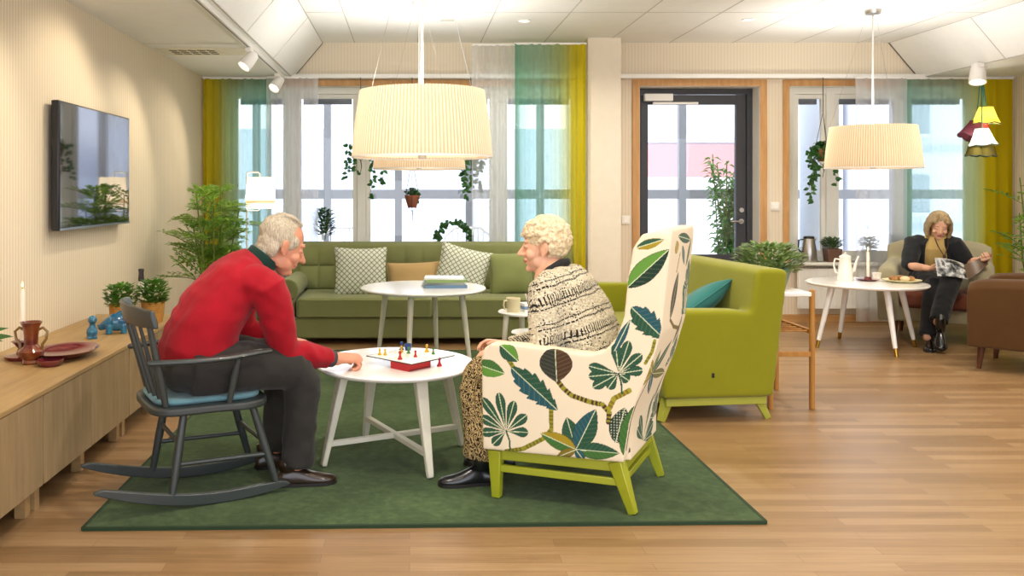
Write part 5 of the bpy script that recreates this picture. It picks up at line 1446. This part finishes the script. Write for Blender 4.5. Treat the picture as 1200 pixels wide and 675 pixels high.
def shoe(nm, heel, toe, z, parent, mt, solem, w_=1.0, boot=0, pitch=0.0):
    h, t_ = Vector(heel), Vector(toe); h.z = t_.z = 0; L = (t_ - h).length; d = (t_ - h).normalized(); s = Vector((-d.y, d.x, 0))
    M = Matrix.Rotation(pitch, 3, s)
    def tr(x, y, q): return M @ (d * x + s * y + Vector((0, 0, q))) + h + Vector((0, 0, z))
    prof = [(0, .024, .045), (.03, .033, .062), (.12, .036, .075), (.30, .036, .085), (.42, .038, .074), (.55, .043, .058), (.70, .047, .047), (.84, .043, .041), (.94, .031, .035), (1.0, .012, .026)]
    rings = []
    for f, ww, hh in prof:
        ring = []
        for i in range(14):
            a = PI * i / 13; y = math.cos(a) * ww * w_; q = .014 + max(0, math.sin(a)) ** .75 * (hh - .014); ring.append(tr(f * L, y, q))
        ring += [tr(f * L, -ww * w_ * .9, .012), tr(f * L, ww * w_ * .9, .012)]
        rings.append(ring)
    m = MB(); m.rings(rings)
    if boot: m.tube([tr(.20 * L, 0, .05), tr(.19 * L, 0, .09), tr(.18 * L, 0, .09 + boot)], [(.036, .042), (.038, .045), (.042, .050)], 16, up=d)
    ob = m.build(nm, mt, parent, world=True, sub=1, ang=60)
    pol = [(f * L, ww * w_ * 1.06) for f, ww, hh in prof]; poly = [(-.004, 0)] + [(x, y) for x, y in pol] + [(x, -y) for x, y in pol[::-1]]
    m = MB(); m.prism(poly, 0, .014, lambda u, v, t: tr(u, v, t)); m.prism([(x, y) for x, y in poly if x < .3 * L], -.0 if not pitch else 0, .012, lambda u, v, t: tr(u, v, t))
    m.build('sole', solem, ob, world=True, smooth=False)
    return ob

def mk_body(mb, base, mt, label, vox=.0042, sm=5):
    base = Vector(base); mb.v = [p - base for p in mb.v]
    ob = mb.build('person', mt, None, rem=vox, sm=sm); ob.location = base
    return tag(ob, label, 'person')
def folds(ob, amp, sc, seed=0, stretch=(1, 1, 1)):
    sv = Vector((seed, seed * 2, seed * 3)); st = Vector(stretch)
    displace(ob, lambda c, n: amp * (noise.noise(Vector((c.x * st.x, c.y * st.y, c.z * st.z)) * sc + sv) + .5 * noise.noise(Vector((c.x * st.x, c.y * st.y, c.z * st.z)) * sc * 2.3 + sv)))

# ================================================================== the man in the red sweater
c28, s28 = math.cos(R(28)), math.sin(R(28))
def MC(s, y, z): return Vector((-.939 + s * c28 - y * s28, 3.673 + s * s28 + y * c28, z))
FW = Vector((c28, s28, 0)); SD = Vector((-s28, c28, 0))
SKM = skinmat('old man skin', '#cf8f70')
hd = Head((-.578, 3.86, 1.055), R(22), R(24), 0, 1.06)
elN, wrN = Vector((-.545, 3.735, .605)), Vector((-.335, 3.935, .528))
shN = MC(.285, -.185, .895); shF = MC(.27, .185, .91); elF = MC(.30, .27, .63); wrF = MC(.46, .15, .615)
m = MB(); hd.build(m, nose=1.07, full=1.08)
hd.t(m, [(-.030, 0, -.03), (-.060, 0, -.10), (-.085, 0, -.15)], [(.058, .056), (.057, .056), (.066, .064)], 16)
hd.e(m, (.045, 0, -.098), (.028, .03, .018))
m.tube([MC(.02, 0, .52), MC(.03, 0, .64), MC(.10, 0, .79), MC(.19, 0, .90), MC(.27, 0, .97)], [(.15, .10), (.155, .115), (.16, .11), (.165, .095), (.07, .06)], 20, up=-FW, rnd_=True)
for sh, el, wr in ((shN, elN, wrN), (shF, elF, wrF)): m.tube([sh, el, wr], [.052, .042, .029], 14, rnd_=True)
for y in (-1, 1):
    m.tube([MC(.03, y * .095, .545), MC(.44, y * (.125 if y < 0 else .15), .505)], [.075, .055], 14, rnd_=True)
    m.tube([MC(.44, y * (.125 if y < 0 else .15), .505), MC(.43, y * (.13 if y < 0 else .15), .10)], [.055, .036], 14, rnd_=True)
hand(m, wrN + Vector((-.012, -.006, .006)), (.87, .48, -.06), (.05, .15, -1), True, (40, 55, 38), 1.28, .02, (.75, .45, .45), 30)
hand(m, wrF + Vector((.02, -.01, -.01)), (.85, -.2, -.1), (0, 0, -1), False, (20, 30, 20), 1.0)
man = mk_body(m, (-.75, 3.75, .0135), SKM, 'seated person in a red sweater leaning over the coffee table, sitting in the rocking chair')
hd.lips(man, Vector((-.75, 3.75, .0135)), LIP); hd.eyes(man)
# hair: thin silver, longer at the back and sides
t = NT('silver hair'); v = t.coord(); n1 = t.noise(t.coord((60, 60, 14)), 3, 4, .7)
HAIRM = t.done(t.bsdf(t.ramp(n1, [(.3, '#94866f'), (.6, '#c3b8a2'), (.8, '#dcd4c4')]), .6, 0, .3, t.bump(n1, .6, .006)))
m = MB()
hd.e(m, (-.030, 0, .047), (.090, .0795, .081), n=28, kk=18); hd.e(m, (-.052, 0, .0), (.058, .074, .062)); hd.e(m, (-.062, 0, -.040), (.045, .060, .046))
for q in (-1, 1): hd.e(m, (-.022, q * .052, .030), (.062, .030, .052)); hd.e(m, (.026, q * .060, .028), (.028, .014, .032)); hd.e(m, (-.042, q * .055, -.020), (.03, .026, .046))
hd.t(m, [(.035, 0, .112), (.0, .0, .126), (-.05, 0, .122), (-.09, 0, .09)], [(.035, .012), (.05, .012), (.05, .014), (.045, .015)])
hr = m.build('hair', HAIRM, man, world=True, rem=.0045, sm=3)
displace(hr, lambda c, n: .0035 * noise.noise(Vector((c.x * 60, c.y * 60, c.z * 22))) + .003 * noise.noise(c * 35))
for q in (-1, 1):
    m = MB(); hd.t(m, [(.082, q * .012, .036), (.080, q * .030, .041), (.070, q * .044, .034)], [.004, .005, .003]); m.build('eyebrow', HAIRM, man, world=True)
# shirt collar and sweater
GRN = fabric('dark green shirt cloth', '#12342c', 300, .2)
m = MB(); hd.t(m, [(-.052, 0, -.062), (-.066, 0, -.108), (-.082, 0, -.150)], [(.068, .072), (.072, .075), (.084, .088)], 24, rnd_=False)
m.build('shirt_collar', GRN, man, world=True, rem=.006, sm=3)
t = NT('red wool'); v = t.coord(); n1 = t.noise(v, 380, 2); n2 = t.noise(v, 7, 3)
RED = t.done(t.bsdf(t.ramp(t.math('ADD', t.math('MULTIPLY', n1, .4), t.math('MULTIPLY', n2, .6)), [(.3, '#8c0a18'), (.7, '#b01225')]), .85, 0, .2, t.bump(n1, .35, .003), 0, .08))
m = MB()
m.tube([MC(.015, 0, .565), MC(.02, 0, .62), MC(.045, 0, .70), MC(.105, 0, .80), MC(.185, 0, .905), MC(.25, 0, .965), MC(.285, 0, .995)], [(.195, .15), (.205, .158), (.203, .15), (.205, .142), (.20, .122), (.145, .095), (.085, .072)], 30, up=-FW)
m.ell(MC(.10, 0, .66), (.10, .17, .09), RZ(R(28)))
for sh, el, wr, sg in ((shN, elN, wrN, -1), (shF, elF, wrF, 1)):
    m.ell(MC(.235, sg * .150, .905), (.085, .085, .085)); m.tube([sh.lerp(MC(.2, 0, .93), .35), sh, sh.lerp(el, .45), el, el.lerp(wr, .35), el.lerp(wr, .7), el.lerp(wr, .84)], [.082, .082, .077, .068, .06, .05, .046], 20, rnd_=False)
    m.ell(el, .064)
sw = m.build('sweater', RED, man, world=True, rem=.008, sm=6)
folds(sw, .007, 9, 1.3)
displace(sw, lambda c, n: .0045 * math.sin((c.z * 1.0 + c.x * .6) * 75 + 3 * noise.noise(c * 8)) * max(0, noise.noise(c * 5 + Vector((4, 1, 2))) + .05))
m = MB(); dW = (wrN - elN).normalized(); q = elN.lerp(wrN, .80); m.tube([q, q + dW * .035], [.042, .039], 20); m.build('shirt_cuff', plain('dark grey cuff', '#3a3b40', .8), man, world=True, bevel=.003)
# trousers and shoes
DKG = fabric('dark grey trouser cloth', '#2d2b28', 350, .25, .12, .1)
m = MB(); m.ell(MC(.02, 0, .555), (.17, .215, .12), RZ(R(28)))
for y in (-1, 1):
    ky = -.125 if y < 0 else .15
    m.tube([MC(-.03, y * .11, .555), MC(.20, y * .125, .555), MC(.42, ky, .518), MC(.455, ky, .47), MC(.455, ky, .36), MC(.445, ky, .22), MC(.435, ky, .095)], [.112, .106, .088, .085, .077, .072, .074], 22, up=SD)
    m.ell(MC(.43, ky, .505), (.085, .082, .082))
tr_ = m.build('trousers', DKG, man, world=True, rem=.008, sm=6)
folds(tr_, .007, 10, 2.2)
displace(tr_, lambda c, n: .004 * math.sin(c.z * 60 + c.x * 40 + 4 * noise.noise(c * 7)) * max(0, noise.noise(c * 4 + Vector((1, 7, 3))) + .1))
BRL = plain('dark brown leather', '#2c1d14', .28, var=.2, vs=9, coat=.3); SOLE = plain('dark shoe sole', '#1a1512', .6)
a = MC(.43, -.13, 0); shoe('shoe', (a.x - .085, a.y - .02, 0), (-.325, a.y + .03, 0), .0135, man, BRL, SOLE, 1.0, .03)
a = MC(.43, .15, 0); shoe('shoe', (a.x - .09, a.y - .03, 0), (a.x + .17, a.y + .04, 0), .0135, man, BRL, SOLE, 1.0, .03)

# ================================================================== the woman in the knitted cardigan
cw, sw_ = math.cos(WA), math.sin(WA)
def WC(x, y, z): return Vector((WO[0] + x * cw - y * sw_, WO[1] + x * sw_ + y * cw, z))
FW = Vector((cw, sw_, 0)); SD = Vector((-sw_, cw, 0))
SKW = skinmat('old woman skin', '#deab8c')
hd = Head((.607, 3.86, 1.05), R(169), R(4), 0, 1.0)
shL, elL, wrL = WC(.36, .165, .885), WC(.345, .235, .62), WC(.645, .075, .548)
shR, elR, wrR = WC(.36, -.165, .885), WC(.38, -.225, .645), WC(.645, -.055, .562)
m = MB(); hd.build(m, True, nose=1.04)
hd.t(m, [(-.020, 0, -.04), (-.035, 0, -.10), (-.045, 0, -.15)], [(.052, .050), (.050, .050), (.062, .058)], 16)
m.tube([WC(.41, 0, 1.0), WC(.425, 0, .94), WC(.43, 0, .86)], [(.048, .035), (.06, .04), (.075, .045)], 16, up=-FW, rnd_=True)
m.tube([WC(.21, 0, .56), WC(.235, 0, .66), WC(.28, 0, .78), WC(.33, 0, .88), WC(.385, 0, .955)], [(.15, .10), (.145, .10), (.15, .10), (.15, .085), (.065, .055)], 20, up=-FW, rnd_=True)
for sh, el, wr in ((shL, elL, wrL), (shR, elR, wrR)): m.tube([sh, el, wr], [.046, .038, .025], 14, rnd_=True)
for y, kn, an in ((1, WC(.69, .14, .465), WC(.635, .20, .10)), (-1, WC(.70, -.10, .465), WC(.66, -.05, .10))):
    m.tube([WC(.2, y * .09, .55), kn], [.075, .055], 14, rnd_=True); m.tube([kn, an], [.055, .035], 14, rnd_=True)
hand(m, wrL, FW * .92 - SD * .35 + Vector((0, 0, -.05)), -SD * .55 + Vector((0, 0, -.75)), False, (24, 34, 22), .90, .03)
hand(m, wrR + Vector((0, 0, .022)), FW * .86 + SD * .40 + Vector((0, 0, .12)), SD * .5 + Vector((0, 0, -.8)), True, (20, 34, 24), .90, .03)
WB = (.55, 3.8, .0135)
wom = mk_body(m, WB, SKW, 'person with curly white hair and knitted cardigan, seated in the leaf print wing chair')
hd.lips(wom, Vector(WB), LIP); hd.eyes(wom)
t = NT('curly white hair'); n1 = t.noise(t.coord(), 70, 4, .6)
HAIRW = t.done(t.bsdf(t.ramp(n1, [(.3, '#c2a67a'), (.55, '#e6d5b2'), (.8, '#f5ecd6')]), .65, 0, .3, t.bump(n1, .7, .008)))
rg = random.Random(9); m = MB()
hd.e(m, (-.014, 0, .050), (.098, .080, .090), n=24, kk=16); hd.e(m, (-.054, 0, .004), (.056, .072, .068))
for k in range(1000):
    d = rdir(rg, -.75, 1); p = Vector((-.018 + d.x * .100, d.y * .084, .040 + d.z * .096))
    if p.x > .078 : continue
    if p.x > -.022 and p.z < .032 and abs(p.y) > .04: continue
    if p.x > .02 and p.z < .058: continue
    if p.z < -.055: continue
    r_ = .006 + .007 * rg.random(); hd.e(m, tuple(p + d * .006 * rg.random()), (r_, r_, r_), None, 8, 6)
for k in range(110):
    a = rg.uniform(-1.3, 1.3); z = .058 + .055 * rg.random(); hd.e(m, (.012 + (.080 - .5 * (z - .058)) * math.cos(a), .068 * math.sin(a), z), (.011, .011, .010), None, 8, 6)
hr = m.build('hair', HAIRW, wom, world=True, rem=.0034, sm=2)
displace(hr, lambda c, n: .003 * noise.noise(c * 150) + .0025 * noise.noise(c * 60))
# dark collar, top and cardigan
m = MB()
for q in (-1, 1): m.tube([WC(.325, 0, .985), WC(.335, q * .05, .985), WC(.375, q * .085, .955), WC(.425, q * .085, .905), WC(.468, q * .055, .85), WC(.478, q * .03, .80)], [(.016, .02)] * 6, 12, rnd_=True)
m.tube([WC(.44, 0, .85), WC(.43, 0, .78), WC(.38, 0, .68)], [(.06, .035), (.08, .045), (.09, .05)], 16, up=-FW)
m.build('black_top', plain('black jersey', '#17171a', .8), wom, world=True, rem=.006, sm=3)
t = NT('patterned cream knit'); v = t.coord(); x, y, z = t.sep(v)
lean = t.math('ADD', z, t.math('MULTIPLY', t.math('ADD', t.math('MULTIPLY', x, -.30), t.math('MULTIPLY', y, .1)), 1.0))
wob = t.math('ADD', lean, t.math('MULTIPLY', t.noise(v, 9, 2), .035))
hor = t.math('ADD', t.math('MULTIPLY', x, .9), t.math('MULTIPLY', y, .9))
def band(per, off, w_):
    f = t.math('FRACT', t.math('ADD', t.math('DIVIDE', wob, per), off)); return t.math('LESS_THAN', f, w_)
def dash(per, duty): return t.math('LESS_THAN', t.math('FRACT', t.math('DIVIDE', hor, per)), duty)
solid = t.math('MULTIPLY', band(.088, .1, .075), dash(.012, .72))
solid2 = t.math('MULTIPLY', band(.088, .85, .06), dash(.012, .72))
ribs_ = t.math('MULTIPLY', band(.176, .45, .22), dash(.013, .34))
vo = t.n('ShaderNodeTexVoronoi'); t.l(v, vo.inputs['Vector']); vo.inputs['Scale'].default_value = 95
speck = t.math('MULTIPLY', t.math('LESS_THAN', vo.outputs[0], .30), t.math('GREATER_THAN', t.noise(v, 14, 2), .47))
mk = t.math('MAXIMUM', t.math('MAXIMUM', solid, solid2), t.math('MAXIMUM', ribs_, speck))
base_ = t.ramp(t.noise(v, 120, 3), [(.3, '#a99c80'), (.5, '#cfc4a8'), (.75, '#e2d9c2')])
c = t.mix(mk, base_, lin('#23211e'))
hb = t.math('ADD', t.math('MULTIPLY', vo.outputs[0], .8), t.math('MULTIPLY', mk, -.6))
KNIT = t.done(t.bsdf(c, .95, 0, .15, t.bump(hb, .9, .008), 0, .2))
m = MB()
m.tube([WC(.205, 0, .53), WC(.215, 0, .60), WC(.24, 0, .68), WC(.285, 0, .79), WC(.325, 0, .885), WC(.34, 0, .94), WC(.342, 0, .968)], [(.205, .16), (.205, .158), (.20, .15), (.195, .138), (.185, .12), (.135, .098), (.085, .072)], 30, up=-FW)
for sh, el, wr, sg in ((shL, elL, wrL, 1), (shR, elR, wrR, -1)):
    m.ell(WC(.345, sg * .135, .89), .078); m.tube([sh.lerp(WC(.33, 0, .9), .3), sh, sh.lerp(el, .5), el, el.lerp(wr, .4), el.lerp(wr, .9)], [.074, .078, .077, .068, .056, .05], 20); m.ell(el, .064)
cg = m.build('cardigan', KNIT, wom, world=True, rem=.008, sm=6)
folds(cg, .007, 10, 3.1)
displace(cg, lambda c, n: .0025 * noise.noise(c * 70))
# printed wide trousers
t = NT('brown squiggle cloth'); v = t.coord((1, 1, 1.0)); wv = t.n('ShaderNodeTexWave'); wv.wave_type = 'BANDS'; t.l(v, wv.inputs[0])
wv.inputs['Scale'].default_value = 26; wv.inputs['Distortion'].default_value = 14; wv.inputs['Detail'].default_value = 2; wv.inputs['Detail Scale'].default_value = 2.2
SQ = t.done(t.bsdf(t.ramp(wv.outputs[1], [(.36, '#2a2016'), (.46, '#a08a5c'), (.8, '#bfa878')]), .85, 0, .2))
m = MB(); m.ell(WC(.20, 0, .57), (.16, .19, .10), RZ(WA))
for y, kn, an in ((1, WC(.69, .14, .468), WC(.635, .20, .10)), (-1, WC(.70, -.10, .468), WC(.66, -.05, .10))):
    hp_ = WC(.2, y * .09, .565)
    m.tube([hp_, hp_.lerp(kn, .5), kn + Vector((0, 0, .01)), kn - FW * -.012 + Vector((0, 0, -.05)), kn.lerp(an, .5), an + Vector((0, 0, .11)), an + Vector((0, 0, .03))], [.10, .092, .078, .078, .082, .088, .092], 22, up=SD)
    m.ell(kn, .076)
pt_ = m.build('trousers', SQ, wom, world=True, rem=.008, sm=5)
folds(pt_, .009, 11, 4.4, (1, 1, .35))
BKL = plain('black boot leather', '#15161a', .25, var=.2, coat=.4)
shoe('boot', (.365, 3.775, 0), (.125, 3.735, 0), .0135, wom, BKL, SOLE, .95, .08)
a = WC(.66, -.05, 0); shoe('boot', (a.x + .07, a.y - .01, 0), (a.x - .17, a.y + .03, 0), .0135, wom, BKL, SOLE, .95, .08)

# ================================================================== the reader by the window
SKR = skinmat('reader skin', '#d3a488')
RA = R(240); cr_, sr_ = math.cos(RA), math.sin(RA)
hd = Head((4.612, 7.44, 1.005), R(250), R(22), R(-4), .97)
def V(*a): return Vector(a)
hipR, hipL = V(4.60, 7.66, .535), V(4.76, 7.58, .535)
shR, elR, wrR = V(4.465, 7.565, .85), V(4.365, 7.46, .655), V(4.385, 7.215, .655)
shL, elL, wrL = V(4.735, 7.42, .845), V(4.825, 7.38, .685), V(4.845, 7.17, .735)
knR, anR = V(4.44, 7.22, .50), V(4.285, 7.06, .10)
knL, anL = V(4.55, 7.17, .575), V(4.315, 6.97, .235)
m = MB(); hd.build(m, True)
hd.t(m, [(-.020, 0, -.04), (-.035, 0, -.10), (-.045, 0, -.15)], [(.05, .05), (.05, .05), (.062, .058)], 16)
chain = [V(4.68, 7.63, .53), V(4.67, 7.60, .65), V(4.645, 7.55, .76), V(4.62, 7.50, .85), V(4.618, 7.485, .91)]
bk = V(.45, .89, 0)
m.tube(chain, [(.15, .10), (.145, .10), (.15, .10), (.15, .085), (.06, .055)], 20, up=bk, rnd_=True)
for sh, el, wr in ((shR, elR, wrR), (shL, elL, wrL)): m.tube([sh, el, el.lerp(wr, .35), wr], [.046, .038, .037, .025], 14, rnd_=True)
for hp_, kn, an in ((hipR, knR, anR), (hipL, knL, anL)): m.tube([hp_, kn, an], [.075, .052, .034], 14, rnd_=True)
hand(m, wrR, (.72, -.45, .02), (.1, .35, .9), True, (30, 40, 30), .92, .03, (.6, .6, .5))
hand(m, wrL, (-.55, -.75, .05), (-.1, .5, .9), False, (45, 50, 30), .92, .03, (.6, .6, .5))
RB = (4.5, 7.3, 0)
rd_ = mk_body(m, RB, SKR, 'seated person reading a magazine in the beige armchair, dark cardigan and bobbed hair')
hd.lips(rd_, Vector(RB), LIP); hd.eyes(rd_)
t = NT('ash blond hair'); n1 = t.noise(t.coord((45, 45, 5)), 3, 4, .7)
HAIRR = t.done(t.bsdf(t.ramp(n1, [(.3, '#75603c'), (.6, '#a8926a'), (.8, '#c2b08a')]), .5, 0, .4, t.bump(n1, .6, .006)))
m = MB(); hd.e(m, (-.024, 0, .046), (.098, .088, .088), n=24, kk=16); hd.e(m, (-.045, 0, -.02), (.062, .085, .085))
for q in (-1, 1):
    for k in range(6):
        f = k / 5; x0 = .045 - .09 * f; hd.t(m, [(x0 * .5 + .02, q * .035, .118), (x0 + .01, q * .076, .06), (x0, q * .090, -.01), (x0 - .002, q * .086, -.075), (x0 + .004, q * .074, -.112)], [(.020, .014), (.021, .015), (.021, .015), (.020, .014), (.010, .008)], 10)
for y in (-.052, -.04, .034, .046, .056): hd.t(m, [(.02, y * .8, .122), (.068, y, .095), (.082, y * 1.1, .062)], [(.014, .01), (.014, .009), (.008, .005)], 10)
hr = m.build('hair', HAIRR, rd_, world=True, rem=.005, sm=4)
displace(hr, lambda c, n: .003 * noise.noise(Vector((c.x * 60, c.y * 60, c.z * 9))))
MUS = fabric('mustard cream blouse', '#c2a566', 200, .2, .15)
m = MB(); m.tube([V(4.68, 7.62, .56)] + chain[1:4] + [V(4.615, 7.475, .90), V(4.612, 7.465, .925)], [(.165, .13), (.165, .128), (.165, .122), (.15, .10), (.09, .07), (.07, .06)], 24, up=bk); m.build('blouse', MUS, rd_, world=True, rem=.008, sm=5)
CHR = fabric('charcoal cardigan cloth', '#1d2023', 350, .3, .15)
m = MB()
# open fronted: a shell round the back and both sides, plus sleeves to the elbow
ax = [V(4.69, 7.64, .50), chain[1], chain[2], chain[3], V(4.622, 7.495, .90)]
rad = [(.20, .155), (.192, .15), (.19, .14), (.178, .118), (.10, .08)]
rings = []
for p, (ra, rb) in zip(ax, rad):
    sd = V(.89, -.45, 0); out = []; inn = []
    for i in range(21):
        a = R(-62 + 304 * i / 20); v_ = sd * (math.cos(a) * ra) + bk * (math.sin(a) * rb); out.append(p + v_); inn.append(p + v_ * .86)
    rings.append(out + inn[::-1])
m.rings(rings)
for sh, el, wr in ((shR, elR, wrR), (shL, elL, wrL)):
    e_ = el.lerp(wr, .15); m.ell(sh.lerp(chain[3], .25), .074); m.tube([sh.lerp(chain[3], .3), sh, sh.lerp(el, .5), el, e_], [.07, .076, .072, .062, .055], 18)
cgn = m.build('cardigan', CHR, rd_, world=True, rem=.008, sm=5); folds(cgn, .006, 10, 5.5)
m = MB(); nk = [V(4.56, 7.41, .90), V(4.565, 7.37, .83), V(4.60, 7.34, .745), V(4.64, 7.355, .83), V(4.665, 7.39, .90)]
m.tube(nk, .005, 8); m.ell(nk[2], (.014, .014, .018)); m.build('necklace', plain('dark beads', '#3a2218', .3), rd_, world=True)
BLT = fabric('black trouser cloth', '#191a1d', 350, .25, .15)
m = MB(); m.ell(V(4.68, 7.62, .545), (.18, .16, .10), RZ(RA + PI / 2))
for hp_, kn, an in ((hipR, knR, anR), (hipL, knL, anL)):
    m.tube([hp_ + V(0, 0, .01), hp_.lerp(kn, .5) + V(0, 0, .012), kn, kn.lerp(an, .12) + V(-.01, -.01, -.015), kn.lerp(an, .5), an + (kn - an).normalized() * .01], [.102, .095, .08, .08, .074, .07], 20); m.ell(kn, .073)
tb_ = m.build('trousers', BLT, rd_, world=True, rem=.008, sm=5); folds(tb_, .006, 10, 6.6)
shoe('boot', (4.33, 7.11, 0), (4.21, 6.90, 0), .0, rd_, BKL, SOLE, .95, .13)
shoe('boot', (4.35, 7.0, 0), (4.235, 6.80, 0), .135, rd_, BKL, SOLE, .95, .14, R(28))
m = MB(); m.tube([wrR + V(-.0, .035, -.004) + V(.0, 0, 0), wrR + V(.004, .05, -.002)], [.031, .032], 16); m.build('bracelet', plain('dark bracelet', '#3a2c24', .4), rd_, world=True)
# magazine
mgz = thing('magazine', 'open magazine held by the reader in the beige armchair', 'magazine', (4.62, 7.12, .665))
t = NT('magazine cover print'); v = t.coord((1, 1, 1)); n1 = t.noise(v, 16, 3)
MAGC = t.done(t.bsdf(t.ramp(n1, [(.40, '#2b2d2e'), (.5, '#8c9294'), (.58, '#d9dcdc'), (.68, '#565b5e')]), .25, 0, .5))
PAGE = plain('magazine page', '#ddd9cf', .4)
def sheet(nm, pts, mt, parent, th=.003):
    """pts: four corners: spine bottom, spine top, outer top, outer bottom"""
    a, b, c, d = [V(*p) - V(4.62, 7.12, .665) for p in pts]; n = (b - a).cross(d - a).normalized(); N = 10; g = []
    for i in range(N + 1):
        f = i / N; o = n * (.016 * math.sin(f * PI)); g.append((a.lerp(d, f) + o, b.lerp(c, f) + o))
    vs = [p for q in g for p in q] + [p + n * th for q in g for p in q]; k = 2 * (N + 1); fs = []
    for i in range(N):
        j = 2 * i; fs += [(j, j + 2, j + 3, j + 1), (k + j, k + j + 1, k + j + 3, k + j + 2), (j, k + j, k + j + 2, j + 2), (j + 1, j + 3, k + j + 3, k + j + 1)]
    fs += [(0, 1, k + 1, k), (2 * N, k + 2 * N, k + 2 * N + 1, 2 * N + 1)]
    return MB().add(vs, fs).build(nm, mt, parent, ang=30)
sheet('front_cover', [(4.615, 7.06, .575), (4.655, 7.17, .69), (4.40, 7.15, .745), (4.385, 7.09, .60)], MAGC, mgz)
sheet('page_block', [(4.615, 7.066, .579), (4.655, 7.176, .694), (4.405, 7.158, .747), (4.39, 7.098, .604)], PAGE, mgz, .004)
sheet('back_cover', [(4.615, 7.06, .575), (4.655, 7.17, .69), (4.86, 7.20, .775), (4.80, 7.08, .70)], plain('brown back cover', '#5b4634', .35), mgz)
